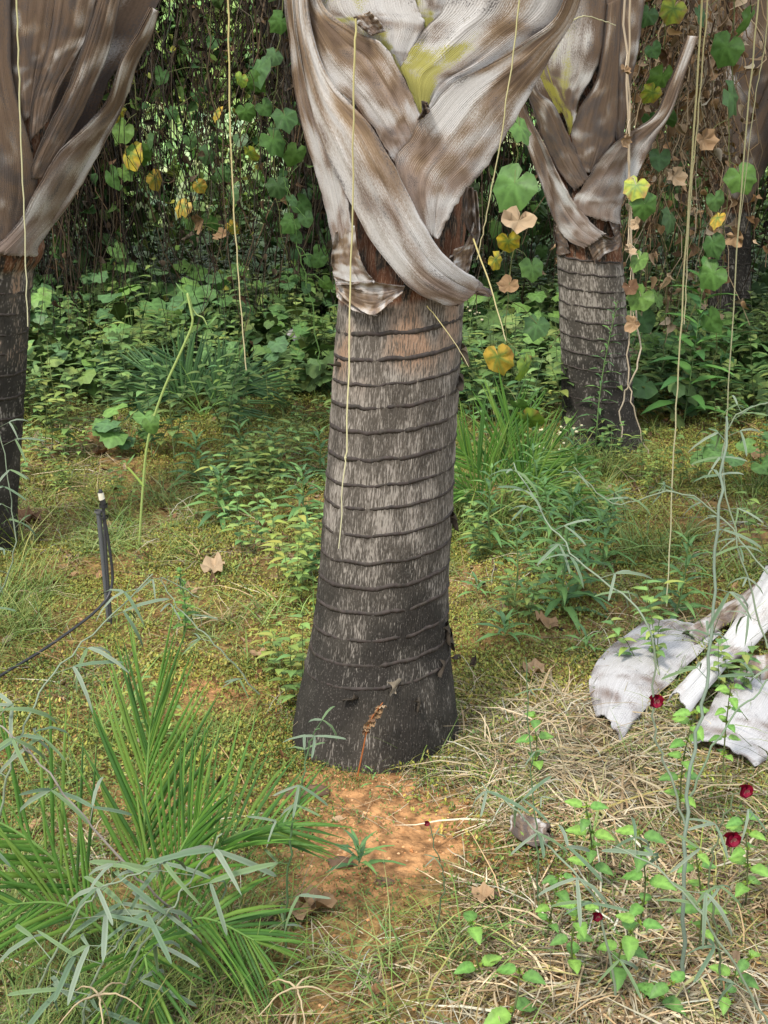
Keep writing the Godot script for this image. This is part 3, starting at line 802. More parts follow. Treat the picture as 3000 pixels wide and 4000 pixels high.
# a climbing vine: stem through world points, leaves as [place, size, kind]
func vine(label: String, path: Array, leaves: Array, stem := Color(0.12, 0.13, 0.05), r := 0.0028) -> Node3D:
	var o := thing("climbing_vine", label, "vine", Vector3.ZERO, "vines hanging between the palms")
	var mb := MB.new()
	var sp := smooth_path(path, path.size() * 5, 0.008)
	mb.tube(sp, r, r * 0.6, 5, stem)
	for l in leaves:
		var p: Vector3 = l[0]
		var best: Vector3 = sp[0]
		for s in sp:
			if s.distance_to(p + Vector3(0, 0.05, 0)) < best.distance_to(p + Vector3(0, 0.05, 0)): best = s
		mb.tube([best, (best + p) * 0.5 + Vector3(0, 0.015, 0.005), p], 0.0016, 0.0012, 4, stem * 1.2)
	part(o, "stem", mb.mesh(M.stem))
	for l in leaves:
		var src: Array = lib.vine if l[2] == 0 else lib.yellow if l[2] == 1 else lib.dead if l[2] == 2 else lib.heart
		put(o, "leaf", pick(src), l[0], Vector3(rng.randf_range(-0.9, 0.9), -1, rng.randf_range(-0.4, 0.8)), Vector3(rng.randf_range(-1.6, 1.6), rng.randf_range(0.1, 1.4), 1), l[1] * rng.randf_range(0.75, 1.1))
	return o

# leaves of a vine that creeps over the ground
func creeper(label: String, at: Vector3, rad: float, n: int, size: float, tall: float, src: Array, group := "leafy creepers on the ground") -> Node3D:
	var o := thing("creeper", label, "creeper", on(at), group)
	var mb := MB.new()
	for k in n:
		var a := rng.randf() * TAU
		var d := rad * sqrt(rng.randf())
		var p := Vector3(cos(a) * d, tall * rng.randf_range(0.35, 1.0), sin(a) * d * 0.8)
		var root := Vector3(p.x * 0.2, 0.0, p.z * 0.2)
		mb.tube([root, root.lerp(p, 0.5) + Vector3(0, 0.03, 0), p], 0.0018, 0.0012, 4, lc(0.12, 0.2, 0.06))
		put(o, "leaf", pick(src), p, Vector3(cos(a), rng.randf_range(-0.7, 0.1), sin(a) + 0.5), Vector3(rng.randf_range(-0.3, 0.3), 1, 0.55), size * rng.randf_range(0.65, 1.15))
	part(o, "stem", mb.mesh(M.stem))
	return o

# an upright weed with leaves in a spiral
func weed(called: String, label: String, category: String, at: Vector3, tall: float, n: int, ln: float, src: Array, lean := Vector3.ZERO, group := "", low := 0.1, stem := Color(0.14, 0.22, 0.08)) -> Node3D:
	var o := thing(called, label, category, on(at), group)
	var tip := Vector3(0, tall, 0) + lean
	var sp := smooth_path([Vector3.ZERO, tip * 0.5 - lean * 0.2 + jit(0.012), tip], 8)
	var mb := MB.new()
	mb.tube(sp, 0.0035, 0.0015, 5, stem)
	part(o, "stem", mb.mesh(M.stem))
	for k in n:
		var t := low + (1.0 - low) * (k + rng.randf() * 0.5) / n
		var a := k * 2.4 + rng.randf() * 0.5
		var s := ln * (1.15 - 0.7 * t) * rng.randf_range(0.8, 1.15)
		put(o, "leaf", pick(src), cat(sp, minf(t, 1.0)), Vector3(cos(a), 0.35 + 0.8 * t * t, sin(a)), Vector3.UP, s)
	return o

func rosette(label: String, at: Vector3, n: int, ln: float, src: Array, group := "low weeds in rosettes", up := 0.5) -> Node3D:
	var o := thing("rosette_weed", label, "weed", on(at) + Vector3(0, 0.005, 0), group)
	for k in n:
		var a := k * 2.4 + rng.randf() * 0.4
		var t := float(k) / n
		put(o, "leaf", pick(src), Vector3(0, 0.01 + 0.05 * t, 0), Vector3(cos(a), up + 1.3 * t * t, sin(a)), Vector3.UP, ln * (1.0 - 0.45 * t) * rng.randf_range(0.85, 1.1))
	return o

# a herb with opposite toothed leaves and bud heads in the axils
func herb(label: String, at: Vector3, tall: float, nodes: int, ln: float, lean := Vector3.ZERO, group := "small herbs with paired toothed leaves") -> Node3D:
	var o := thing("herb", label, "herb", on(at), group)
	var tip := Vector3(0, tall, 0) + lean
	var sp := smooth_path([Vector3.ZERO, tip * 0.5 - lean * 0.25 + jit(0.01), tip], 9)
	var mb := MB.new()
	mb.tube(sp, 0.0022, 0.0013, 5, lc(0.1, 0.12, 0.05))
	part(o, "stem", mb.mesh(M.stem))
	var a0 := rng.randf() * TAU
	for k in nodes:
		var t := 0.3 + 0.7 * float(k) / maxf(nodes - 1, 1)
		var p: Vector3 = cat(sp, t)
		var big := ln * (1.0 - 0.45 * absf(t - 0.55)) * rng.randf_range(0.75, 1.1)
		for s in 2:
			var a := a0 + k * PI * 0.5 + s * PI + rng.randf_range(-0.3, 0.3)
			put(o, "leaf", pick(lib.herb), p + Vector3(cos(a), 0.3, sin(a)) * 0.008, Vector3(cos(a), rng.randf_range(-0.1, 0.35), sin(a)), Vector3(0, 1, 0.35), big)
		var bm := MB.new()
		for j in 9:
			var c := vary(lc(0.2, 0.3, 0.05), 0.3)
			bm.leaf(Transform3D(face(jit(1.0) + Vector3(0, 0.6, 0), Vector3.RIGHT), p + Vector3(0, 0.004, 0)), 0.011, 0.006, OVATE, 0.4, 0.1, c, c)
		part(o, "bud_head", bm.mesh(M.leaf))
	return o

# a grey-green legume: thin stem through world points, leaves of three narrow leaflets, red flowers
func legume(label: String, path: Array, nodes: int, ln: float, flowers: Array, start := 0.15, stem := Color(0.2, 0.25, 0.17), r := 0.0024, group := "grey-green legumes with narrow leaflets") -> Node3D:
	var p0: Vector3 = path[0]
	var o := thing("legume", label, "legume", p0, group)
	var loc := []
	for p in path: loc.append(p - p0)
	var sp := smooth_path(loc, path.size() * 5, 0.004)
	var mb := MB.new()
	mb.tube(sp, r, r * 0.55, 5, stem)
	for k in nodes:
		var t := start + (1.0 - start) * (k + rng.randf() * 0.4) / nodes
		var p: Vector3 = cat(sp, minf(t, 1.0))
		var a := rng.randf() * TAU
		var d := Vector3(cos(a), rng.randf_range(0.1, 0.7), sin(a)).normalized()
		var e := p + d * ln * rng.randf_range(0.3, 0.55)
		mb.tube([p, e], 0.001, 0.0008, 3, stem)
		var side := d.cross(Vector3.UP).normalized()
		for s in [-1.0, 0.0, 1.0]:
			put(o, "leaflet", pick(lib.grey), e, d * (0.35 if s != 0.0 else 1.0) + side * s * 0.8 + Vector3(0, rng.randf_range(-0.6, 0.15), 0) + jit(0.15), Vector3(0, 1, 0.7) + jit(0.3), ln * rng.randf_range(0.75, 1.1))
	part(o, "stem", mb.mesh(M.stem))
	for f in flowers:
		var fm := MB.new()
		for k in 4:
			var c := [lc(0.15, 0.004, 0.016), lc(0.1, 0.003, 0.012), lc(0.2, 0.008, 0.03), lc(0.36, 0.14, 0.13)][k] as Color
			var tw := Basis(Vector3(0, 0, 1), k * 1.7)
			fm.polar(Transform3D(tw * face(Vector3(0.4, 0.9, 0.35).rotated(Vector3(0, 0, 1), [-0.7, 0.6, 0.0, 1.6][k]), Vector3(0, 0.3, 1)), Vector3(0, 0, k * 0.0015)), [0.014, 0.014, 0.01, 0.006][k], HEART, 0.6, 0.3, c, c * 0.8, rng, 0.06)
		part(o, "flower", fm.mesh(M.petal), Transform3D(Basis.IDENTITY.scaled(Vector3.ONE * f[1]), f[0] - p0))
	return o

# a young palm: fronds given as tip and side vector, in the plant's own space
func seedling(label: String, at: Vector3, fronds: Array, src: Array, width: float) -> Node3D:
	var o := thing("palm_seedling", label, "palm seedling", on(at), "young palms")
	for f in fronds:
		var tip: Vector3 = f[0]
		var ln: float = f[1]
		var n: int = f[2]
		var nrm: Vector3 = (f[3] as Vector3).normalized()
		var bow: float = f[4] if f.size() > 4 else 0.12
		var sp := smooth_path([Vector3.ZERO, tip * 0.5 + Vector3(0, tip.length() * bow, 0), tip], 12)
		var mb := MB.new()
		mb.tube(sp, 0.0045, 0.0015, 6, lc(0.16, 0.28, 0.07))
		var fr := part(o, "frond", mb.mesh(M.glossy))
		for k in n:
			var t := 0.28 + 0.72 * (k + 1.0) / n
			var p: Vector3 = cat(sp, t)
			var tg: Vector3 = (cat(sp, minf(t + 0.02, 1.0)) - cat(sp, t - 0.03)).normalized()
			var sd := tg.cross(nrm).normalized()
			for s in [-1.0, 1.0]:
				var phi := lerpf(1.0, 0.35, t) + rng.randf_range(-0.09, 0.09)
				var dir: Vector3 = tg * cos(phi) + sd * s * sin(phi) + nrm * rng.randf_range(0.02, 0.28)
				var l := ln * (0.55 + 0.5 * sin(PI * minf(t, 0.86))) * rng.randf_range(0.85, 1.1)
				if rng.randf() < 0.04: continue
				var xf := Transform3D(face(dir, nrm + jit(0.25)).scaled(Vector3(l * width, l, l)), p)
				part(fr, "leaflet", pick(src), xf)
	return o

func build_plants() -> void:
	# young palms
	var up := Vector3(0, 0.45, 1)
	seedling("bright green young palm with wide fronds beside the bare orange soil", Vector3(-0.45, 0, -2.19), [
		[Vector3(0.02, 0.42, -0.14), 0.31, 19, Vector3(0, 0.35, 1), 0.05],
		[Vector3(0.27, 0.24, -0.1), 0.27, 19, Vector3(-0.25, 1, 0.5), 0.25],
		[Vector3(-0.3, 0.34, 0.0), 0.28, 19, Vector3(0.4, 0.7, 0.7), 0.15],
		[Vector3(-0.2, 0.2, 0.1), 0.24, 18, Vector3(0.2, 0.8, 0.6), 0.2],
		[Vector3(0.22, 0.1, 0.06), 0.25, 18, Vector3(0, 1, 0.4), 0.3],
		[Vector3(0.06, 0.08, 0.2), 0.24, 18, Vector3(0, 1, 0.3), 0.3],
		[Vector3(0.12, 0.3, -0.02), 0.24, 17, Vector3(-0.3, 0.6, 0.8), 0.1]], lib.frond, 0.62)
	seedling("dark green young palm half buried among leafy creepers", Vector3(-0.821, 0, -6.222), [
		[Vector3(-0.26, 0.2, -0.05), 0.2, 18, up, 0.15], [Vector3(0.28, 0.15, 0.05), 0.2, 18, up, 0.25], [Vector3(-0.1, 0.26, 0.0), 0.21, 18, up, 0.1],
		[Vector3(0.12, 0.22, 0.0), 0.2, 18, up, 0.1], [Vector3(-0.28, 0.08, 0.1), 0.2, 16, up, 0.3], [Vector3(0.2, 0.06, 0.16), 0.2, 16, up, 0.3]], lib.frond_dark, 1.2)
	seedling("fine-leaved young palm growing right behind the thick ringed trunk", Vector3(0.41, 0, -4.713), [
		[Vector3(-0.14, 0.27, 0.02), 0.24, 20, up, 0.15], [Vector3(0.16, 0.25, 0.0), 0.24, 20, up, 0.2], [Vector3(0.03, 0.36, -0.05), 0.25, 20, up, 0.08],
		[Vector3(0.24, 0.14, 0.1), 0.22, 18, up, 0.3], [Vector3(-0.2, 0.12, 0.1), 0.22, 18, up, 0.3]], lib.frond, 0.95)
	# weeds
	weed("broadleaf_weed", "tall green weed with broad pointed leaves beside the dry vine column", "weed", Vector3(1.32, 0, -6.017), 0.72, 30, 0.24, lib.lance, Vector3(0.05, 0, 0), "", 0.15)
	weed("broadleaf_weed", "shorter broad-leaved weed crowding the foot of the taller one", "weed", Vector3(1.498, 0, -6.222), 0.42, 20, 0.2, lib.lance, Vector3(0.08, 0, 0.02), "", 0.1)
	weed("fleabane", "tall thin fleabane rising before the grey ringed trunk", "weed", Vector3(0.868, 0, -5.573), 0.64, 44, 0.1, lib.slim, Vector3(0.06, 0, 0), "", 0.1)
	weed("horseweed", "bushy horseweed, tallest of the leafy weeds in the mossy clearing", "weed", Vector3(0.533, 0, -3.896), 0.36, 46, 0.15, lib.slim, Vector3(0.02, 0, 0), "", 0.0)
	weed("horseweed", "leaning horseweed between the young palm and the bushy one", "weed", Vector3(0.589, 0, -4.007), 0.3, 36, 0.13, lib.slim, Vector3(0.1, 0, -0.02), "", 0.0)
	weed("horseweed", "thin pale horseweed with a bare lower stem near the young palm", "weed", Vector3(0.391, 0, -3.932), 0.24, 18, 0.09, lib.slim, Vector3(0.0, 0, 0), "", 0.2)
	weed("horseweed", "leafy horseweed growing behind the fallen grey leaf base", "weed", Vector3(0.854, 0, -3.842), 0.26, 36, 0.14, lib.slim, Vector3(0.03, 0, 0), "", 0.0)
	for e in [[Vector3(0.516, 0, -4.47), 0.34, "feathery grey-green weed beside the fine-leaved young palm"], [Vector3(0.682, 0, -4.662), 0.36, "feathery weed in front of the grey palm's foot"], [Vector3(0.553, 0, -4.249), 0.3, "feathery weed behind the bushy horseweed"], [Vector3(0.546, 0, -5.095), 0.4, "tall feathery weed under the yellow vine leaves"], [Vector3(0.709, 0, -4.291), 0.26, "feathery weed leaning over moss near the grey palm"], [Vector3(0.353, 0, -4.379), 0.3, "feathery weed touching the thick trunk's shaded side"]]:
		weed("feathery_weed", e[2], "weed", e[0], e[1], 40, 0.12, lib.slim, Vector3(rng.randf_range(-0.08, 0.08), 0, rng.randf_range(-0.04, 0.04)), "feathery weeds by the grey palm", 0.0)
	rosette("pale green rosette weed on moss close to the trunk's foot", Vector3(0.341, 0, -3.655), 14, 0.11, lib.slim)
	rosette("small rosette weed in front of the bushy horseweed", Vector3(0.561, 0, -3.592), 9, 0.09, lib.slim)
	rosette("flat rosette weed beside the dark trunk, half in dry grass", Vector3(0.282, 0, -3.97), 10, 0.09, lib.slim)
	rosette("single rosette weed with toothed leaves on the bare orange soil", Vector3(-0.051, 0, -2.486), 13, 0.1, lib.slim, "low weeds in rosettes", 0.7)
	rosette("tiny sprout on orange soil at the trunk's foot", Vector3(-0.026, 0, -2.813), 5, 0.04, lib.slim)
	for e in [[Vector3(-0.713, 0, -5.185), "blue-green leafy weed under the long yellow shoot"], [Vector3(-0.574, 0, -5.405), "leafy weed next to the dark young palm"], [Vector3(-0.289, 0, -4.764), "low spreading weed beside the trunk on the mossy side"], [Vector3(-0.439, 0, -5.34), "weed clump with narrow leaves at the creeper's edge"], [Vector3(-0.572, 0, -4.713), "wilted grey weed in the moss behind the sprinkler stake"], [Vector3(-0.253, 0, -5.277), "leafy weed almost touching the mid trunk"]]:
		weed("leafy_weed", e[1], "weed", e[0], 0.18, 26, 0.15, lib.slim, Vector3.ZERO, "leafy weeds in the clearing", 0.0)
	weed("leafy_weed", "lone weed with bright green round leaflets before the sprinkler stake", "weed", Vector3(-0.568, 0, -3.655), 0.22, 22, 0.045, lib.herb, Vector3.ZERO, "leafy weeds in the clearing", 0.25)
	# red-stemmed sprig before the trunk
	var sprig := thing("sprig", "orange-red dry sprig standing against the black trunk foot", "weed", on(Vector3(-0.063, 0, -2.865)))
	var sm := MB.new()
	sm.tube(smooth_path([Vector3.ZERO, Vector3(0.015, 0.08, 0), Vector3(0.03, 0.15, 0.0), Vector3(0.06, 0.2, 0)], 8), 0.0022, 0.0012, 5, lc(0.35, 0.12, 0.04))
	part(sprig, "stem", sm.mesh(M.stem))
	for k in 9:
		put(sprig, "leaf", pick(lib.dead), Vector3(0.02 + 0.045 * k / 9.0, 0.13 + 0.07 * k / 9.0, 0), jit(1.0), Vector3(0, 0.4, 1) + jit(0.4), 0.012)

	# the long climbing shoot
	var sh := thing("climbing_shoot", "long yellow-green climbing shoot with a hooked tip", "vine", Vector3.ZERO)
	var s2 := MB.new()
	s2.tube(smooth_path([Vector3(-0.824, -0.009, -4.45), Vector3(-0.8, 0.203, -4.45), Vector3(-0.773, 0.377, -4.45), Vector3(-0.719, 0.533, -4.45), Vector3(-0.645, 0.685, -4.45), Vector3(-0.612, 0.76, -4.45), Vector3(-0.613, 0.819, -4.45), Vector3(-0.624, 0.858, -4.45), Vector3(-0.617, 0.828, -4.44), Vector3(-0.607, 0.779, -4.43)], 40), 0.0042, 0.0036, 6, lc(0.34, 0.44, 0.14))
	s2.tube(smooth_path([Vector3(-0.613, 0.816, -4.45), Vector3(-0.596, 0.79, -4.45), Vector3(-0.577, 0.781, -4.45), Vector3(-0.565, 0.757, -4.45)], 10), 0.003, 0.0024, 5, lc(0.33, 0.45, 0.16))
	s2.tube(smooth_path([Vector3(-0.796, 0.219, -4.45), Vector3(-0.832, 0.267, -4.45), Vector3(-0.846, 0.283, -4.45)], 6), 0.005, 0.003, 5, lc(0.33, 0.45, 0.1))
	part(sh, "stem", s2.mesh(M.leaf))
	put(sh, "leaf", lib.heart[1], Vector3(-0.761, 0.435, -4.44), Vector3(0.3, -1, 0.2), Vector3(0, 0.4, 1), 0.04)
	for e in [Vector3(-0.626, 0.855, -4.45), Vector3(-0.654, 0.813, -4.45), Vector3(-0.564, 0.754, -4.45), Vector3(-0.85, 0.291, -4.45)]:
		put(sh, "leaf", lib.slim[1], e, Vector3(rng.randf_range(-1, 1), 0.6, 0.2), Vector3(0, 0, 1), 0.05)

	# herbs with paired leaves
	var hl := ["herb with two broad leaves at the edge of the mossy soil", "herb with yellow-green bud heads in dry grass, two heads close together", "herb with the broadest toothed leaves under the dark legume stems", "tall slender herb with a yellow-tipped leaf before the fallen grey sheath", "herb with paired leaves halfway up the dry grass heap", "low herb with round scalloped bright leaves", "leafy herb beside the crimson flowers", "herb with one large heart-shaped leaf in short grass", "herb among grey stems with small paired leaves", "slim herb entangled with the thick grey legume stem", "herb with narrow leaves between moss and dry grass", "herb whose pale leaves lean over the dry blades"]
	var hp := [[Vector3(0.176, 0, -2.143), 0.1, 2, 0.075], [Vector3(0.343, 0, -2.143), 0.16, 4, 0.06], [Vector3(0.486, 0, -2.296), 0.22, 4, 0.075], [Vector3(0.639, 0, -2.664), 0.3, 6, 0.065], [Vector3(0.406, 0, -2.42), 0.2, 5, 0.06], [Vector3(0.489, 0, -2.078), 0.06, 2, 0.07], [Vector3(0.708, 0, -2.372), 0.2, 5, 0.06], [Vector3(0.216, 0, -2.026), 0.09, 2, 0.085], [Vector3(0.592, 0, -2.065), 0.13, 3, 0.06], [Vector3(0.585, 0, -2.224), 0.24, 5, 0.055], [Vector3(0.305, 0, -2.253), 0.14, 4, 0.05], [Vector3(0.416, 0, -2.129), 0.14, 4, 0.07]]
	for k in hp.size():
		herb(hl[k], hp[k][0], hp[k][1], hp[k][2], hp[k][3] * 0.76, Vector3(rng.randf_range(-0.03, 0.03), 0, rng.randf_range(-0.02, 0.04)))
	herb("herb with small paired leaves in front of the fallen sheath's lower edge", Vector3(0.77, 0, -2.844), 0.24, 6, 0.04)
	herb("tiny herb at the border of the bare soil and hay", Vector3(0.342, 0, -2.887), 0.14, 3, 0.05)

	# legumes
	legume("grey-green legume sprawling over the young palm's fronds", [Vector3(-0.455, 0.041, -2), Vector3(-0.399, 0.197, -1.95), Vector3(-0.342, 0.285, -1.95), Vector3(-0.307, 0.326, -1.98), Vector3(-0.262, 0.39, -2)], 7, 0.11, [], 0.05)
	legume("legume with curved pale leaflets reaching across the low fronds", [Vector3(-0.607, 0.06, -1.95), Vector3(-0.53, 0.216, -1.9), Vector3(-0.472, 0.319, -1.9), Vector3(-0.415, 0.356, -1.92), Vector3(-0.354, 0.353, -1.95)], 6, 0.1, [], 0.1)
	legume("legume stem slanting down from the dry upper twigs to the fronds", [Vector3(-0.316, 0.108, -2.1), Vector3(-0.38, 0.278, -2), Vector3(-0.444, 0.365, -2), Vector3(-0.53, 0.472, -2.02), Vector3(-0.6, 0.54, -2.05), Vector3(-0.664, 0.556, -2.1)], 8, 0.09, [], 0.1, lc(0.25, 0.22, 0.19))
	legume("legume with thick pale leaflets at the edge of the clearing", [Vector3(-0.685, 0.239, -2.1), Vector3(-0.638, 0.419, -2.1), Vector3(-0.613, 0.495, -2.12), Vector3(-0.58, 0.559, -2.2), Vector3(-0.499, 0.629, -2.3), Vector3(-0.422, 0.687, -2.4)], 9, 0.085, [], 0.1)
	legume("straight dark-stemmed legume with grey leaflets beside the bare soil", [Vector3(-0.184, -0.043, -2.2), Vector3(-0.176, 0.126, -2.2), Vector3(-0.163, 0.27, -2.2), Vector3(-0.148, 0.351, -2.22), Vector3(-0.131, 0.427, -2.25), Vector3(-0.115, 0.455, -2.25)], 9, 0.062, [], 0.1, lc(0.08, 0.14, 0.06))
	legume("legume with twisted leaflets hanging over the bottom fronds", [Vector3(-0.486, 0.1, -1.9), Vector3(-0.461, 0.196, -1.88), Vector3(-0.413, 0.273, -1.88), Vector3(-0.371, 0.293, -1.9)], 5, 0.1, [], 0.0)
	legume("thick grey legume stem with a crimson flower on its side branch", [Vector3(0.543, -0.035, -2.15), Vector3(0.529, 0.207, -2.15), Vector3(0.538, 0.362, -2.2), Vector3(0.563, 0.518, -2.25), Vector3(0.579, 0.673, -2.3), Vector3(0.591, 0.871, -2.35), Vector3(0.602, 0.983, -2.4)], 6, 0.075, [[Vector3(0.469, 0.531, -2.2), 1.15]], 0.5, lc(0.17, 0.22, 0.17), 0.0042)
	legume("branching legume stem leaning out from the thick grey one", [Vector3(0.53, 0.3, -2.18), Vector3(0.495, 0.399, -2.2), Vector3(0.467, 0.489, -2.2), Vector3(0.447, 0.671, -2.2), Vector3(0.347, 0.742, -2.3), Vector3(0.292, 0.794, -2.4), Vector3(0.24, 0.869, -2.5)], 8, 0.06, [], 0.55, lc(0.2, 0.25, 0.18))
	legume("legume stem curving out to the edge with grey leaflets on top", [Vector3(0.54, 0.344, -2.2), Vector3(0.593, 0.461, -2.22), Vector3(0.66, 0.527, -2.25), Vector3(0.72, 0.548, -2.3)], 2, 0.06, [], 0.7, lc(0.16, 0.22, 0.14))
	legume("upright legume with two crimson flowers near its bent top", [Vector3(0.584, 0.06, -2.05), Vector3(0.566, 0.174, -2.06), Vector3(0.555, 0.27, -2.08), Vector3(0.574, 0.348, -2.1), Vector3(0.605, 0.407, -2.12)], 4, 0.06, [[Vector3(0.614, 0.402, -2.12), 1.15], [Vector3(0.593, 0.321, -2.1), 1.3]], 0.4, lc(0.1, 0.13, 0.07))
	legume("legume creeping through dry grass with long grey leaflets", [Vector3(0.391, 0.079, -2), Vector3(0.351, 0.26, -2), Vector3(0.286, 0.325, -2.05), Vector3(0.228, 0.366, -2.1), Vector3(0.168, 0.399, -2.15)], 7, 0.075, [[Vector3(0.353, 0.235, -2), 0.8]], 0.1)
	legume("legume trailing along the lowest dry grass with drooping leaflets", [Vector3(0.621, 0.1, -1.9), Vector3(0.535, 0.251, -1.9), Vector3(0.459, 0.336, -1.95), Vector3(0.377, 0.365, -2)], 6, 0.08, [], 0.1)
	legume("thin dark legume stalk with a withered purple bud on bare soil", [Vector3(0.1, 0.032, -2.25), Vector3(0.113, 0.123, -2.28), Vector3(0.1, 0.16, -2.3), Vector3(0.084, 0.199, -2.35)], 2, 0.03, [[Vector3(0.082, 0.201, -2.35), 0.5]], 0.6, lc(0.07, 0.1, 0.05), 0.0018)
	legume("tall dark legume stalk rising from the dry grass heap", [Vector3(0.297, 0.015, -2.35), Vector3(0.296, 0.149, -2.4), Vector3(0.289, 0.297, -2.5), Vector3(0.285, 0.432, -2.6)], 3, 0.035, [], 0.4, lc(0.07, 0.11, 0.05), 0.002)
	legume("legume twining up the hanging filaments with pale thin leaflets", [Vector3(0.861, 0.319, -2.9), Vector3(0.796, 0.522, -2.95), Vector3(0.751, 0.723, -3), Vector3(0.773, 0.828, -3), Vector3(0.841, 0.86, -3)], 9, 0.065, [], 0.05)
	legume("legume with pale leaflets crossing in front of the mossy clearing", [Vector3(0.875, 0.459, -3), Vector3(0.786, 0.559, -3.1), Vector3(0.663, 0.627, -3.1), Vector3(0.545, 0.577, -3.15), Vector3(0.451, 0.653, -3.2)], 8, 0.06, [], 0.1)
	legume("legume with scattered grey leaflets in the moss by the stake", [Vector3(-0.312, 0.061, -3.2), Vector3(-0.412, 0.187, -3.2), Vector3(-0.496, 0.253, -3.25), Vector3(-0.557, 0.332, -3.3), Vector3(-0.466, 0.282, -3.3)], 6, 0.06, [], 0.1)
	legume("grey legume draped at the foot of the dark brown palm", [Vector3(-1.117, 0.066, -3.7), Vector3(-1.036, 0.248, -3.7), Vector3(-1.046, 0.436, -3.75), Vector3(-1.081, 0.623, -3.8)], 10, 0.075, [], 0.05)

	# vines
	vine("vine with large lobed leaves between two palms, one leaf dead and curled", [Vector3(0.401, 1.802, -4.9), Vector3(0.431, 1.528, -4.9), Vector3(0.446, 1.305, -4.9), Vector3(0.462, 1.028, -4.9), Vector3(0.43, 0.757, -4.9), Vector3(0.42, 0.353, -4.85)], [[Vector3(0.451, 1.35, -4.85), 0.084, 0], [Vector3(0.441, 1.164, -4.85), 0.111, 0], [Vector3(0.452, 1.043, -4.8), 0.076, 2], [Vector3(0.424, 0.971, -4.85), 0.061, 1], [Vector3(0.509, 0.885, -4.85), 0.059, 0], [Vector3(0.394, 0.581, -4.8), 0.071, 1], [Vector3(0.486, 0.559, -4.75), 0.078, 1], [Vector3(0.467, 0.42, -4.75), 0.060, 3], [Vector3(0.5, 0.37, -4.75), 0.068, 1], [Vector3(0.432, 0.821, -4.85), 0.054, 2], [Vector3(0.386, 0.901, -4.9), 0.055, 1], [Vector3(0.538, 0.675, -4.9), 0.060, 0], [Vector3(0.362, 1.512, -5), 0.071, 0]])
	vine("dry brown vine hanging over the grey palm's trunk", [Vector3(0.899, 1.825, -5.45), Vector3(0.913, 1.355, -5.45), Vector3(0.942, 0.964, -5.45), Vector3(0.964, 0.662, -5.45), Vector3(0.952, 0.398, -5.4), Vector3(0.989, 0.224, -5.35), Vector3(1.044, 0.073, -5.35)], [[Vector3(0.948, 1.107, -5.4), 0.080, 1], [Vector3(0.982, 1.038, -5.4), 0.064, 0], [Vector3(0.926, 0.865, -5.4), 0.043, 2], [Vector3(0.969, 0.581, -5.4), 0.041, 2], [Vector3(0.896, 1.275, -5.4), 0.037, 2], [Vector3(0.973, 0.83, -5.4), 0.064, 0], [Vector3(0.989, 0.688, -5.4), 0.069, 0]], lc(0.42, 0.34, 0.24), 0.004)
	vine("second dry vine strand crossing the grey palm's foot", [Vector3(0.882, 1.827, -5.5), Vector3(0.921, 1.269, -5.5), Vector3(0.977, 0.744, -5.5), Vector3(0.995, 0.435, -5.4), Vector3(0.94, 0.286, -5.4), Vector3(0.931, 0.13, -5.35)], [[Vector3(0.882, 1.521, -5.4), 0.041, 2], [Vector3(0.943, 0.724, -5.4), 0.038, 2], [Vector3(0.956, 0.969, -5.4), 0.038, 2]], lc(0.46, 0.38, 0.28), 0.0045)
	vine("leafy vine climbing behind the grey palm's outstretched leaf base", [Vector3(1.185, 1.86, -6.3), Vector3(1.188, 1.508, -6.3), Vector3(1.191, 1.123, -6.3), Vector3(1.263, 0.619, -6.3), Vector3(1.269, 0.198, -6.3)], [[Vector3(1.202, 1.751, -6.2), 0.070, 1], [Vector3(1.171, 1.481, -6.2), 0.108, 0], [Vector3(1.132, 1.303, -6.2), 0.076, 0], [Vector3(1.125, 1.593, -6.2), 0.061, 3], [Vector3(1.2, 1.322, -6.2), 0.063, 0], [Vector3(1.097, 1.73, -6.2), 0.070, 0], [Vector3(1.181, 1.15, -6.2), 0.070, 3], [Vector3(1.247, 0.896, -6.2), 0.070, 0], [Vector3(1.135, 1.416, -6.2), 0.057, 1], [Vector3(1.208, 0.553, -6.2), 0.076, 0], [Vector3(1.152, 0.45, -6.2), 0.070, 3], [Vector3(1.185, 1.565, -6.2), 0.051, 2], [Vector3(1.246, 1.072, -6.2), 0.051, 2]])
	vine("vine with big dark leaves beside the hanging filaments", [Vector3(1.406, 1.847, -6), Vector3(1.421, 1.422, -6), Vector3(1.43, 1.052, -6), Vector3(1.44, 0.666, -6), Vector3(1.43, 0.264, -6)], [[Vector3(1.398, 1.416, -5.9), 0.096, 0], [Vector3(1.46, 1.098, -5.9), 0.090, 0], [Vector3(1.363, 1.005, -5.9), 0.066, 3], [Vector3(1.378, 0.93, -5.9), 0.051, 1], [Vector3(1.366, 0.826, -5.9), 0.084, 0], [Vector3(1.246, 1.723, -5.9), 0.060, 3], [Vector3(1.365, 1.602, -5.9), 0.084, 0], [Vector3(1.448, 1.706, -5.9), 0.090, 0], [Vector3(1.46, 0.854, -5.9), 0.054, 2], [Vector3(1.376, 0.701, -5.9), 0.078, 0], [Vector3(1.298, 1.245, -5.9), 0.054, 2], [Vector3(1.38, 0.506, -5.9), 0.072, 3]])
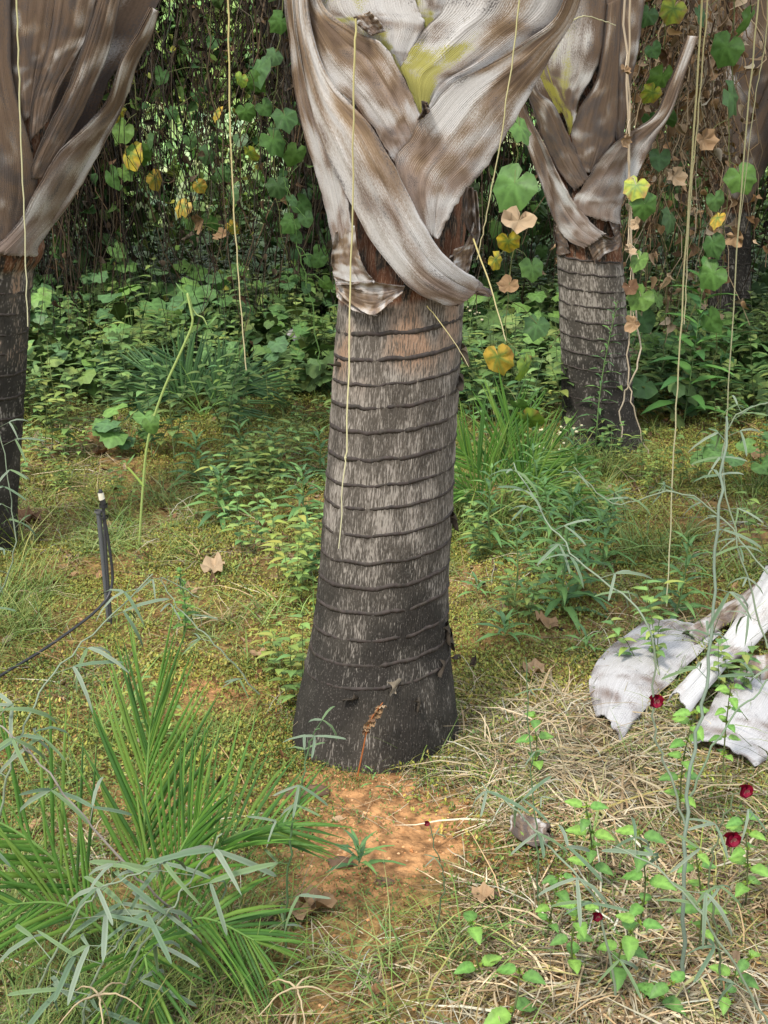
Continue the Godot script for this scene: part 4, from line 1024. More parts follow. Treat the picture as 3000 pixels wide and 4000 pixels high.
	vine("vine hung with yellow leaves before the dark curtain of stems", [Vector3(-1.142, 1.889, -7), Vector3(-1.191, 1.392, -7), Vector3(-1.117, 1.113, -7), Vector3(-0.99, 0.96, -7), Vector3(-0.934, 0.693, -7)], [[Vector3(-1.205, 1.12, -6.9), 0.087, 1], [Vector3(-1.097, 1.002, -6.9), 0.063, 1], [Vector3(-0.965, 0.871, -6.9), 0.070, 1], [Vector3(-1.256, 1.311, -6.9), 0.059, 1], [Vector3(-1.239, 1.227, -6.9), 0.077, 0], [Vector3(-1.168, 1.12, -6.9), 0.077, 0], [Vector3(-1.12, 1.184, -6.9), 0.070, 0], [Vector3(-0.894, 0.805, -6.9), 0.059, 2], [Vector3(-1.307, 1.013, -6.9), 0.077, 3], [Vector3(-1.239, 1.034, -6.9), 0.070, 0], [Vector3(-0.939, 0.794, -6.9), 0.056, 3], [Vector3(-0.738, 0.772, -6.9), 0.051, 1], [Vector3(-0.784, 0.739, -6.9), 0.051, 2]])
	vine("vine with dark drooping leaves close to the pale crossed leaf bases", [Vector3(-0.423, 1.864, -6.4), Vector3(-0.46, 1.564, -6.4), Vector3(-0.488, 1.215, -6.4), Vector3(-0.475, 0.914, -6.4), Vector3(-0.439, 0.687, -6.4)], [[Vector3(-0.436, 1.704, -6.3), 0.062, 0], [Vector3(-0.462, 1.568, -6.3), 0.052, 0], [Vector3(-0.533, 1.517, -6.3), 0.087, 0], [Vector3(-0.564, 1.461, -6.3), 0.075, 0], [Vector3(-0.598, 1.337, -6.3), 0.068, 0], [Vector3(-0.517, 1.356, -6.3), 0.050, 3], [Vector3(-0.481, 1.221, -6.3), 0.087, 0], [Vector3(-0.428, 1.317, -6.3), 0.075, 0], [Vector3(-0.583, 1.162, -6.3), 0.056, 1], [Vector3(-0.382, 1.162, -6.3), 0.075, 3], [Vector3(-0.465, 1.024, -6.3), 0.075, 0], [Vector3(-0.365, 0.945, -6.3), 0.075, 3], [Vector3(-0.408, 0.864, -6.3), 0.068, 0], [Vector3(-0.613, 1.47, -6.3), 0.044, 1]])
	vine("vine with small leaves across the bright gap in the curtain", [Vector3(-0.843, 1.905, -7.4), Vector3(-0.882, 1.492, -7.4), Vector3(-0.848, 1.154, -7.4), Vector3(-0.908, 0.807, -7.4), Vector3(-0.846, 0.545, -7.4)], [[Vector3(-0.842, 1.624, -7.3), 0.058, 3], [Vector3(-0.897, 1.383, -7.3), 0.065, 0], [Vector3(-0.831, 1.295, -7.3), 0.055, 1], [Vector3(-0.885, 1.093, -7.3), 0.065, 0], [Vector3(-0.976, 1.16, -7.3), 0.058, 3], [Vector3(-0.819, 1.002, -7.3), 0.061, 0], [Vector3(-0.939, 0.933, -7.3), 0.052, 1], [Vector3(-0.776, 0.887, -7.3), 0.065, 0], [Vector3(-0.887, 0.748, -7.3), 0.065, 3], [Vector3(-0.72, 1.16, -7.3), 0.058, 3], [Vector3(-1.062, 1.295, -7.3), 0.065, 0], [Vector3(-1.1, 1.471, -7.3), 0.058, 3]])
	vine("green herb-like vine rising before the curtain beside the trunk", [Vector3(-0.262, 0.353, -5.6), Vector3(-0.278, 0.543, -5.6), Vector3(-0.329, 0.802, -5.6), Vector3(-0.37, 1, -5.6), Vector3(-0.391, 1.123, -5.6)], [[Vector3(-0.391, 1.137, -5.6), 0.031, 3], [Vector3(-0.361, 1.035, -5.6), 0.033, 3], [Vector3(-0.308, 0.964, -5.6), 0.046, 3], [Vector3(-0.345, 0.892, -5.6), 0.038, 3], [Vector3(-0.301, 0.802, -5.6), 0.040, 3], [Vector3(-0.256, 0.802, -5.6), 0.050, 3], [Vector3(-0.238, 0.71, -5.6), 0.044, 3], [Vector3(-0.312, 0.692, -5.6), 0.040, 3]], lc(0.16, 0.28, 0.08))

	# creepers on the ground
	var cr := [[Vector3(-1.359, 0, -7.533), 0.42, 16, 0.11, 0.26, "bright lobed creeper below the dark curtain, behind the young palm"], [Vector3(-1.394, 0, -6.672), 0.25, 8, 0.11, 0.12, "creeper with few large leaves at the mossy edge near the brown palm"], [Vector3(-1.85, 0, -8.185), 0.4, 14, 0.09, 0.4, "creeper heaped beside the dark brown trunk"], [Vector3(-2.249, 0, -9.478), 0.4, 16, 0.09, 0.55, "creeper climbing behind the dark brown trunk"], [Vector3(-1.265, 0, -8.475), 0.4, 14, 0.1, 0.3, "creeper spread in front of the bright gap"], [Vector3(-0.894, 0, -7.656), 0.35, 14, 0.09, 0.25, "creeper around the tip of a hanging filament"], [Vector3(-0.598, 0, -8.185), 0.35, 14, 0.08, 0.32, "creeper under the vine-wrapped hidden palm"], [Vector3(-0.355, 0, -7.078), 0.3, 12, 0.07, 0.2, "creeper close behind the thick ringed trunk"], [Vector3(-0.606, 0, -6.672), 0.3, 12, 0.07, 0.18, "creeper by the pale scrap of dead leaf"], [Vector3(-1.073, 0, -5.607), 0.2, 6, 0.08, 0.1, "small creeper reaching into the moss"], [Vector3(0.794, 0, -7.656), 0.3, 12, 0.09, 0.25, "creeper between the thick trunk and the grey palm"], [Vector3(0.556, 0, -6.577), 0.2, 10, 0.07, 0.2, "creeper in grass right behind the thick trunk"], [Vector3(1.411, 0, -6.87), 0.35, 12, 0.08, 0.25, "creeper under the dry vine column"], [Vector3(1.757, 0, -6.77), 0.35, 14, 0.06, 0.2, "creeper with small yellowish leaves below the dark palm"], [Vector3(1.407, 0, -5.095), 0.25, 10, 0.07, 0.18, "blue-green creeper beyond the fallen grey sheath"], [Vector3(-1.959, 0, -7.415), 0.3, 10, 0.09, 0.25, "creeper hidden behind the brown trunk's base"]]
	for e in cr:
		creeper(e[5], e[0], e[1], int(e[2] * 1.5), e[3] * 0.85, e[4] * 1.2 + 0.06, lib.bright)

# ---------- what nobody could count ----------
func scatter(root: Node3D, called: String, meshes: Array, n: int, x0: float, x1: float, z0: float, z1: float, dens: Callable, s0: float, s1: float, vary_by := 0.2, lift := 0.0, lean := 0.15) -> void:
	var lists := []
	for m in meshes: lists.append([[], []])
	for k in n:
		var x := rng.randf_range(x0, x1)
		var z := rng.randf_range(z0, z1)
		if rng.randf() > dens.call(x, z): continue
		var s := rng.randf_range(s0, s1)
		var b := Basis(Vector3.UP, rng.randf() * TAU) * Basis(Vector3.RIGHT, rng.randf_range(-lean, lean))
		var e = lists[rng.randi() % meshes.size()]
		e[0].append(Transform3D(b.scaled(Vector3(s, s * rng.randf_range(0.8, 1.2), s)), Vector3(x, gh(x, z) + lift, z)))
		e[1].append(vary(Color.WHITE, vary_by))
	for i in meshes.size():
		multi(root, called, meshes[i], lists[i][0], lists[i][1])

func multi(root: Node3D, called: String, m: Mesh, xfs: Array, cols: Array) -> void:
	if xfs.is_empty(): return
	var mm := MultiMesh.new()
	mm.transform_format = MultiMesh.TRANSFORM_3D
	mm.use_colors = true
	mm.mesh = m
	mm.instance_count = xfs.size()
	for i in xfs.size():
		mm.set_instance_transform(i, xfs[i])
		mm.set_instance_color(i, cols[i])
	var o := MultiMeshInstance3D.new()
	o.name = called
	o.multimesh = mm
	o.set_meta("kind", "stuff")
	root.add_child(o, true)

func blade(mb: MB, p: Vector3, dir: Vector3, ln: float, wd: float, sag: float, col: Color, tipc: Color, seg := 5) -> void:
	var d := dir.normalized()
	var side := d.cross(Vector3.UP)
	side = (side if side.length() > 0.05 else Vector3.RIGHT).normalized().rotated(d, rng.randf_range(-0.9, 0.9))
	var last := -1
	var q := p
	var v := d
	for i in seg + 1:
		var t := float(i) / seg
		var w := wd * 0.5 * (1.0 - t * t * 0.95)
		var c := col.lerp(tipc, t)
		var a := mb.add(q - side * w, c)
		mb.add(q + side * w, c)
		if last >= 0: mb.quad(last, a, a + 1, last + 1)
		last = a
		v = (v + Vector3(0, -sag, 0) / seg + jit(0.12)).normalized()
		q += v * ln / seg
		if q.y < 0.002: q.y = 0.002 + rng.randf() * 0.006

# a patch of blades, as wide as rad
func patch(n: int, rad: float, l0: float, l1: float, wd: float, sag: float, up: float, cols: Array, mat: Material) -> ArrayMesh:
	var mb := MB.new()
	var centre := []
	for k in maxi(3, n / 14):
		var a := rng.randf() * TAU
		var r := rad * sqrt(rng.randf())
		centre.append(Vector3(cos(a) * r, 0, sin(a) * r))
	for k in n:
		var b := rng.randf() * TAU
		var p: Vector3 = centre[rng.randi() % centre.size()] + Vector3(rng.randfn(0, 0.02), 0, rng.randfn(0, 0.02))
		var c: Color = vary(cols[rng.randi() % cols.size()], 0.2)
		blade(mb, p, Vector3(cos(b), up * rng.randf_range(0.3, 1.5), sin(b)), rng.randf_range(l0, l1), wd * rng.randf_range(0.6, 1.2), sag * rng.randf_range(0.4, 1.5), c, c * rng.randf_range(0.9, 1.2), 4)
	return mb.mesh(mat)

func moss_clump(n: int, rad: float, tall: float, ln: float, cols: Array) -> ArrayMesh:
	var mb := MB.new()
	for k in n:
		var a := rng.randf() * TAU
		var r := rad * sqrt(rng.randf())
		var x := cos(a) * r
		var z := sin(a) * r
		var bump := 0.5 + 0.8 * nz.get_noise_2d(x * 2500.0 + tall * 9000.0, z * 2500.0)
		var p := Vector3(x, maxf(0.002, tall * rng.randf_range(0.1, 1.0) * bump), z)
		var c: Color = vary(cols[rng.randi() % cols.size()], 0.25)
		var d := Vector3(rng.randf_range(-1, 1), rng.randf_range(-0.2, 1.1), rng.randf_range(-1, 1)).normalized()
		var s := d.cross(Vector3.UP + jit(0.5)).normalized()
		var l := ln * rng.randf_range(0.6, 1.3)
		var i := mb.add(p, c)
		mb.add(p + d * l * 0.45 + s * l * 0.24, c)
		mb.add(p + d * l, c)
		mb.add(p + d * l * 0.45 - s * l * 0.24, c)
		mb.quad(i, i + 1, i + 2, i + 3)
	return mb.mesh(M.blade)

func leaf_clump(n: int, rad: float, tall: float, size: float, outl: Array, cols: Array, hang := false) -> ArrayMesh:
	var mb := MB.new()
	for k in n:
		var a := rng.randf() * TAU
		var r := rad * sqrt(rng.randf())
		var p := Vector3(cos(a) * r, tall * rng.randf_range(0.15, 1.0), sin(a) * r)
		var c: Color = vary(cols[rng.randi() % cols.size()], 0.25)
		var b := face(Vector3(cos(a), rng.randf_range(-0.8, 0.2), sin(a)), Vector3(0, 1, 0.4) + jit(0.5)) if not hang else face(Vector3(rng.randf_range(-0.4, 0.4), -1, rng.randf_range(-0.2, 0.5)), Vector3(rng.randf_range(-0.8, 0.8), 0.4, 1))
		mb.polar(Transform3D(b, p), size * rng.randf_range(0.55, 1.15), outl, -0.1, 0.25, c, c * 1.2, rng, 0.04)
	return mb.mesh(M.blade)

# hanging stems in a bundle, from top down
func strands(mb: MB, top: Vector3, n: int, ln: float, spread: float, r: float, cols: Array, bits: int, bitc: Array, kink := 0.022) -> void:
	for k in n:
		var p := top + Vector3(rng.randf_range(-spread, spread), rng.randf_range(-0.3, 0.0), rng.randf_range(-spread, spread))
		var pts := []
		var l := ln * rng.randf_range(0.3, 1.1)
		var dr := Vector3(rng.randfn(0, 0.16), 0, rng.randfn(0, 0.1))
		var seg := 12
		for i in seg:
			pts.append(p)
			p += Vector3(0, -l / seg, 0) + dr * l / seg + Vector3(rng.randfn(0, kink), 0, rng.randfn(0, kink))
		var c: Color = vary(cols[rng.randi() % cols.size()], 0.3)
		mb.tube(pts, r * rng.randf_range(0.4, 1.3), r * 0.5, 3, c)
		for b in bits:
			var q: Vector3 = pts[rng.randi() % seg] + jit(0.015)
			var bc: Color = vary(bitc[rng.randi() % bitc.size()], 0.3)
			mb.leaf(Transform3D(face(Vector3(rng.randf_range(-1, 1), -1.0, rng.randf_range(-1, 1)), jit(1.0)), q), rng.randf_range(0.025, 0.08), rng.randf_range(0.015, 0.05), OVATE, rng.randf_range(0.3, 1.2), rng.randf_range(0.2, 1.0), bc, bc * 0.75, 0.07, rng.randf_range(-2, 2))

func build_stuff() -> void:
	var one_ := func(_x, _z): return 1.0
	# moss and tiny creeping herbs
	var o := stuff("moss", "yellow-green mossy ground cover of the clearing", "moss")
	var my := [lc(0.26, 0.26, 0.05), lc(0.23, 0.25, 0.045), lc(0.29, 0.25, 0.065), lc(0.18, 0.22, 0.042)]
	var mg := [lc(0.1, 0.17, 0.035), lc(0.14, 0.19, 0.04), lc(0.085, 0.14, 0.03), lc(0.24, 0.15, 0.055)]
	var mv := []
	for k in 4: mv.append(moss_clump(300, 0.13, 0.026, 0.011, my))
	var md := func(x: float, z: float) -> float:
		var d := clampf(0.75 + 1.1 * nz.get_noise_2d(x * 180.0 + 9.0, z * 180.0), 0.05, 1.0)
		return d * (1.0 - bare(x, z)) * (1.0 - 0.6 * hay(x, z)) * (1.0 - smoothstep(-6.2, -7.0, z)) * smoothstep(-2.4, -3.0, z)
	scatter(o, "clump", mv, 3400, -2.4, 2.4, -7.0, -2.5, md, 0.6, 1.2, 0.25, 0.0, 0.04)
	o = stuff("creeping_herbs", "tiny creeping green herbs around the bare soil", "ground cover")
	mv = []
	for k in 4: mv.append(moss_clump(170, 0.09, 0.034, 0.009, mg))
	var cd := func(x: float, z: float) -> float:
		var d := clampf(0.45 + 1.5 * nz.get_noise_2d(x * 320.0 + 90.0, z * 320.0), 0.04, 1.0)
		return d * (1.0 - 0.93 * bare(x, z)) * (1.0 - 0.4 * hay(x, z))
	scatter(o, "clump", mv, 1900, -1.3, 1.3, -3.6, -1.5, cd, 0.5, 1.2, 0.25, 0.0, 0.05)
	# what grows against the foot of the thick trunk
	var fx := [[], [], [], []]
	var fc := [[], [], [], []]
	for k in 46:
		var a := rng.randf() * TAU
		var r := rng.randf_range(0.2, 0.27)
		var i := rng.randi() % 4
		var s := rng.randf_range(0.25, 0.6)
		fx[i].append(Transform3D(Basis(Vector3.UP, rng.randf() * TAU).scaled(Vector3(s, s * 2.0, s)), Vector3(-0.02 + cos(a) * r, gh(cos(a) * r, -3.1 + sin(a) * r), -3.1 + sin(a) * r)))
		fc[i].append(vary(Color.WHITE, 0.25))
	for i in 4: multi(o, "clump", mv[i], fx[i], fc[i])
	# grasses
	o = stuff("dry_grass", "heaps of straw-coloured dry grass around the palm", "dry grass")
	var straw := [lc(0.42, 0.34, 0.22), lc(0.33, 0.26, 0.165), lc(0.48, 0.41, 0.29), lc(0.22, 0.165, 0.1), lc(0.3, 0.28, 0.12), lc(0.18, 0.13, 0.08)]
	mv = []
	for k in 4: mv.append(patch(120, 0.14, 0.1, 0.26, 0.0036, 2.4, 0.5, straw, M.straw))
	for k in 2: mv.append(patch(110, 0.15, 0.1, 0.3, 0.0045, 1.4, 0.18, straw, M.straw))
	scatter(o, "tuft", mv, 680, -1.3, 1.7, -3.5, -1.4, func(x, z): return clampf(hay(x, z), 0.0, 1.0) * (1.0 - 0.97 * bare(x, z)), 0.6, 1.2, 0.2, 0.0, 0.1)
	var heap := []
	for k in 2: heap.append(patch(110, 0.13, 0.16, 0.34, 0.0036, 2.8, 0.75, straw, M.straw))
	scatter(o, "heap", heap, 56, 0.24, 0.75, -3.25, -2.85, one_, 0.7, 1.1, 0.2, 0.0, 0.1)
	scatter(o, "heap", heap, 16, 0.58, 0.95, -3.2, -2.95, one_, 0.5, 0.8, 0.2, 0.0, 0.1)
	scatter(o, "heap", heap, 9, 0.08, 0.22, -3.05, -2.9, one_, 0.35, 0.6, 0.2, 0.0, 0.1)
	var thin := []
	for k in 4: thin.append(patch(50, 0.13, 0.08, 0.24, 0.0026, 1.6, 0.7, straw, M.straw))
	scatter(o, "wisp", thin, 1100, -2.4, 2.4, -6.6, -1.6, func(x, z): return clampf(0.42 + 0.9 * nz.get_noise_2d(x * 220.0, z * 220.0 + 55.0), 0.0, 1.0) * (1.0 - 0.97 * bare(x, z)), 0.6, 1.2, 0.25, 0.0, 0.1)
	o = stuff("green_grass", "short green grass scattered through the clearing", "grass")
	var gr := [lc(0.13, 0.2, 0.04), lc(0.17, 0.24, 0.055), lc(0.1, 0.16, 0.04), lc(0.24, 0.26, 0.08)]
	mv = []
	for k in 4: mv.append(patch(48, 0.11, 0.08, 0.24, 0.0032, 1.2, 1.3, gr, M.blade))
	scatter(o, "tuft", mv, 1700, -2.6, 2.6, -7.2, -1.5, func(x, z): return clampf(0.36 + 1.3 * nz.get_noise_2d(x * 200.0 + 300.0, z * 200.0), 0.02, 1.0) * (1.0 - 0.97 * bare(x, z)) * (1.0 - 0.45 * hay(x, z)), 0.5, 1.1, 0.25, 0.0, 0.1)
	var lush := [patch(70, 0.12, 0.14, 0.34, 0.004, 1.1, 1.6, gr, M.blade), patch(70, 0.12, 0.16, 0.38, 0.004, 1.0, 1.8, gr, M.blade)]
	scatter(o, "sward", lush, 60, 0.15, 0.85, -5.6, -4.3, func(x, z): return clampf(0.45 + nz.get_noise_2d(x * 300.0, z * 300.0), 0.0, 1.0), 0.6, 1.1, 0.2, 0.0, 0.1)
	scatter(o, "sward", lush, 46, -1.1, -0.25, -2.35, -1.6, one_, 0.4, 0.8, 0.2, 0.0, 0.1)
	scatter(o, "sward", lush, 24, -1.5, -1.0, -4.4, -3.4, one_, 0.5, 0.9, 0.2, 0.0, 0.1)
	o = stuff("small_weeds", "low green weeds sprouting all over the clearing", "weeds")
	var wl := [lc(0.14, 0.23, 0.06), lc(0.18, 0.27, 0.065), lc(0.11, 0.19, 0.055), lc(0.24, 0.29, 0.075)]
	mv = []
	for k in 3: mv.append(one(func(q): leafy_sprig(q, wl), M.blade))
	scatter(o, "sprig", mv, 200, -2.2, 2.2, -6.4, -3.0, func(x, z): return clampf(0.5 + 1.2 * nz.get_noise_2d(x * 170.0 + 700.0, z * 170.0), 0.03, 1.0) * (1.0 - 0.97 * bare(x, z)) * (1.0 - 0.4 * hay(x, z)) * (0.0 if x < -0.6 and z > -4.0 else 1.0), 0.35, 0.9, 0.25)
	# litter
	o = stuff("leaf_litter", "bits of brown dead leaf and twig on the soil", "litter")
	var lit := []
	for c in [lc(0.3, 0.19, 0.11), lc(0.16, 0.09, 0.05), lc(0.38, 0.27, 0.17), lc(0.08, 0.055, 0.04)]:
		lit.append(one(func(q): q.leaf(Transform3D.IDENTITY, 0.03, 0.014, OVATE, 0.8, -0.4, c, c * 0.7, 0.08, 0.8), M.dry))
	scatter(o, "scrap", lit, 4200, -2.4, 2.4, -7.5, -1.5, func(x, z): return 0.5 - 0.25 * bare(x, z), 0.4, 1.5, 0.3, 0.004, 0.5)
	o = stuff("soil_crumbs", "small crumbs of orange soil on the bare patch", "soil")
	var cm := []
	for k in 2:
		cm.append(one(func(q): pebble(q, Vector3.ZERO, 0.0035, [lc(0.56, 0.32, 0.16), lc(0.4, 0.19, 0.08)][cm.size()]), M.stem))
	scatter(o, "crumb", cm, 2200, -0.5, 0.5, -3.0, -2.0, func(x, z): return 0.15 + 0.85 * bare(x, z), 0.3, 1.4, 0.25)

	# leafy cover at the back
	o = stuff("leafy_cover", "mass of small green leaves carpeting the shade under the vines", "ground cover")
	var gl := [lc(0.095, 0.165, 0.045), lc(0.125, 0.2, 0.055), lc(0.07, 0.125, 0.04), lc(0.16, 0.225, 0.065)]
	mv = []
	for k in 3: mv.append(leaf_clump(13, 0.15, 0.17, 0.048, HEART, gl))
	for k in 3: mv.append(leaf_clump(10, 0.16, 0.2, 0.064, LOBED, gl))
	scatter(o, "clump", mv, 1700, -3.6, 3.6, -12.0, -5.6, func(x, z): return clampf(smoothstep(-5.6, -7.0, z + 0.7 * nz.get_noise_2d(x * 130.0, z * 130.0) + (0.5 if x < 0.0 else 0.0)) + 0.04, 0.0, 1.0), 0.7, 1.4, 0.25)
	mv = []
	for k in 2: mv.append(one(func(q): leafy_sprig(q, gl), M.blade))
	scatter(o, "sprig", mv, 600, -3.2, 3.2, -10.0, -5.4, func(x, z): return clampf(smoothstep(-5.3, -6.4, z) * 0.8, 0.0, 1.0), 0.7, 1.5, 0.25)

	# the curtain of hanging stems
	o = stuff("hanging_vines", "dark tangled curtain of hanging dry vine stems", "vines")
	var dk := [lc(0.032, 0.025, 0.019), lc(0.022, 0.017, 0.014), lc(0.05, 0.04, 0.03), lc(0.09, 0.07, 0.048)]
	var tn := [lc(0.3, 0.22, 0.14), lc(0.2, 0.14, 0.085), lc(0.4, 0.31, 0.2), lc(0.1, 0.07, 0.045)]
	var dkb := [lc(0.04, 0.03, 0.02), lc(0.05, 0.09, 0.03), lc(0.04, 0.075, 0.025), lc(0.1, 0.07, 0.045)]
	var tnb := [lc(0.38, 0.26, 0.16), lc(0.27, 0.17, 0.09), lc(0.46, 0.34, 0.22), lc(0.14, 0.09, 0.055)]
	var mb := MB.new()
	for k in 250:
		var x := rng.randf_range(-2.9, 0.5)
		var z := rng.randf_range(-9.6, -7.6)
		# thinner where the light field shows through
		var gap := absf(x + 1.0 + 0.11 * (-z - 8.0)) / 0.55
		strands(mb, Vector3(x, rng.randf_range(2.0, 2.5), z), 12 if gap > 1.0 else 2, 2.1, 0.16, 0.0055, dk, 3, dkb, 0.028)
	for k in 130:
		var x := rng.randf_range(0.2, 3.4)
		var z := rng.randf_range(-9.4, -7.2)
		if z > -8.1 and x > 1.5 and x < 2.1: continue
		strands(mb, Vector3(x, rng.randf_range(2.0, 2.5), z), 9, 2.0, 0.16, 0.0042, dk, 3, dkb, 0.028)
	for k in 34:
		strands(mb, Vector3(rng.randf_range(-1.9, -0.3), rng.randf_range(1.9, 2.3), rng.randf_range(-7.0, -6.5)), 3, 1.7, 0.16, 0.0034, dk, 2, dkb, 0.03)
	for k in 50:
		strands(mb, Vector3(rng.randf_range(-1.6, -0.4), rng.randf_range(1.2, 2.3), rng.randf_range(-9.2, -7.8)), 2, 1.2, 0.2, 0.0026, [lc(0.12, 0.12, 0.05), lc(0.07, 0.06, 0.035)], 6, [lc(0.12, 0.18, 0.04), lc(0.2, 0.22, 0.05), lc(0.08, 0.13, 0.035), lc(0.1, 0.07, 0.04)], 0.035)
	part(o, "strand", mb.mesh(M.straw))
	var o2 := stuff("dry_vines", "column of tan dry vines and curled dead leaves beside the grey palm", "vines")
	mb = MB.new()
	for k in 36:
		strands(mb, Vector3(clampf(rng.randfn(1.36, 0.13), 1.0, 1.58), rng.randf_range(1.5, 2.3), rng.randf_range(-7.2, -6.3)), 5, 1.3, 0.1, 0.0036, tn, 6, tnb, 0.03)
	for k in 14:
		strands(mb, Vector3(rng.randf_range(1.95, 2.8), rng.randf_range(1.6, 2.3), rng.randf_range(-7.4, -6.6)), 4, 1.3, 0.1, 0.0036, tn, 6, tnb, 0.03)
	for k in 16:
		strands(mb, Vector3(rng.randf_range(-2.5, -1.75), rng.randf_range(1.7, 2.2), rng.randf_range(-9.2, -8.6)), 5, 1.6, 0.12, 0.0042, tn, 4, tnb, 0.03)
	part(o2, "strand", mb.mesh(M.straw))
	var xf := []
	var cl := []
	# leaves within the curtain
	o = stuff("vine_foliage", "dark green vine leaves hanging through the curtain", "vines")
	var vl := [lc(0.055, 0.11, 0.03), lc(0.035, 0.08, 0.025), lc(0.075, 0.15, 0.035), lc(0.06, 0.1, 0.035)]
	mv = []
	for k in 3: mv.append(leaf_clump(12, 0.22, 0.5, 0.06, LOBED, vl, true))
	xf = [[], [], []]
	cl = [[], [], []]
	for k in 200:
		var x := rng.randf_range(-3.2, 3.6)
		var z := rng.randf_range(-9.8, -8.0)
		var h := rng.randf_range(-0.1, 2.0)
		var gap := Vector2((x + 1.0) / 0.7, (h - 1.0) / 1.6).length()
		if gap < 1.0 and rng.randf() < 0.92: continue
		var i := rng.randi() % 3
		xf[i].append(Transform3D(Basis(Vector3.UP, rng.randf_range(-0.7, 0.7)), Vector3(x, h, z)))
		cl[i].append(vary(Color.WHITE, 0.3))
	for i in 3: multi(o, "clump", mv[i], xf[i], cl[i])
	# the vines' roof over the far palms
	o = stuff("vine_canopy", "roof of vine leaves lying over the far palms", "vines")
	var rv := []
	for k in 2: rv.append(leaf_clump(18, 0.4, 0.3, 0.13, LOBED, vl))
	xf = [[], []]
	cl = [[], []]
	for k in 620:
		var i := rng.randi() % 2
		xf[i].append(Transform3D(Basis(Vector3.UP, rng.randf() * TAU), Vector3(rng.randf_range(-4.5, 4.5), rng.randf_range(2.3, 3.0), rng.randf_range(-11.0, -8.5))))
		cl[i].append(vary(Color.WHITE, 0.2))
	for i in 2: multi(o, "clump", rv[i], xf[i], cl[i])
	# the sunlit field beyond and the trees that close it
	o = stuff("field_plants", "light green plants of the open field beyond the curtain", "plants")
	var fl := [lc(0.18, 0.3, 0.09), lc(0.24, 0.36, 0.12), lc(0.14, 0.24, 0.07), lc(0.32, 0.4, 0.2)]
	mv = []
	for k in 3: mv.append(leaf_clump(22, 0.3, 0.42, 0.09, HEART, fl))
	scatter(o, "clump", mv, 1500, -9.0, 9.0, -26.0, -12.0, one_, 0.8, 1.6, 0.2)
	o = stuff("far_foliage", "wall of green foliage closing the far side of the field", "foliage")
	mv = []
	for k in 3: mv.append(leaf_clump(40, 0.9, 1.2, 0.2, HEART, [lc(0.2, 0.31, 0.09), lc(0.25, 0.36, 0.1), lc(0.15, 0.25, 0.07)]))
	xf = [[], [], []]
	cl = [[], [], []]
	for k in 900:
		var i := rng.randi() % 3
		var h := rng.randf_range(-0.2, 5.0)
		xf[i].append(Transform3D(Basis(Vector3.UP, rng.randf() * TAU).scaled(Vector3.ONE * rng.randf_range(0.8, 1.5)), Vector3(rng.randf_range(-16, 16), h, rng.randf_range(-31, -27) - h * 0.3)))
		cl[i].append(vary(Color.WHITE, 0.25))
	for i in 3: multi(o, "clump", mv[i], xf[i], cl[i])

func leafy_sprig(mb: MB, cols: Array) -> void:
	for s in 4:
		var base := Vector3(rng.randf_range(-0.08, 0.08), 0, rng.randf_range(-0.08, 0.08))
		var tip := base + Vector3(rng.randf_range(-0.1, 0.1), rng.randf_range(0.18, 0.34), rng.randf_range(-0.1, 0.1))
		mb.tube([base, base.lerp(tip, 0.5) + jit(0.01), tip], 0.0022, 0.001, 3, lc(0.12, 0.16, 0.06))
		for k in 12:
			var t := 0.2 + 0.8 * k / 12.0
			var a := k * 2.4
			var c: Color = vary(cols[rng.randi() % cols.size()], 0.25)
			mb.leaf(Transform3D(face(Vector3(cos(a), 0.25, sin(a)), Vector3.UP), base.lerp(tip, t)), rng.randf_range(0.04, 0.075), 0.028, OVATE, 0.2, 0.3, c, c * 1.2)

func pebble(mb: MB, at: Vector3, r: float, col: Color) -> void:
	var nu := 8
	var nv := 5
	var st := mb.v.size()
	for j in nv + 1:
		for i in nu:
			var a := TAU * i / nu
			var b := PI * j / nv
			var d := Vector3(sin(b) * cos(a), cos(b) * 0.65, sin(b) * sin(a))
			var k := 1.0 + 0.3 * nf.get_noise_3d(d.x * 60.0 + r * 9000.0, d.y * 60.0, d.z * 60.0)
			mb.add(at + d * r * k, vary(col, 0.1))
	for j in nv:
		for i in nu:
			var i2 := (i + 1) % nu
			mb.quad(st + j * nu + i, st + j * nu + i2, st + (j + 1) * nu + i2, st + (j + 1) * nu + i)

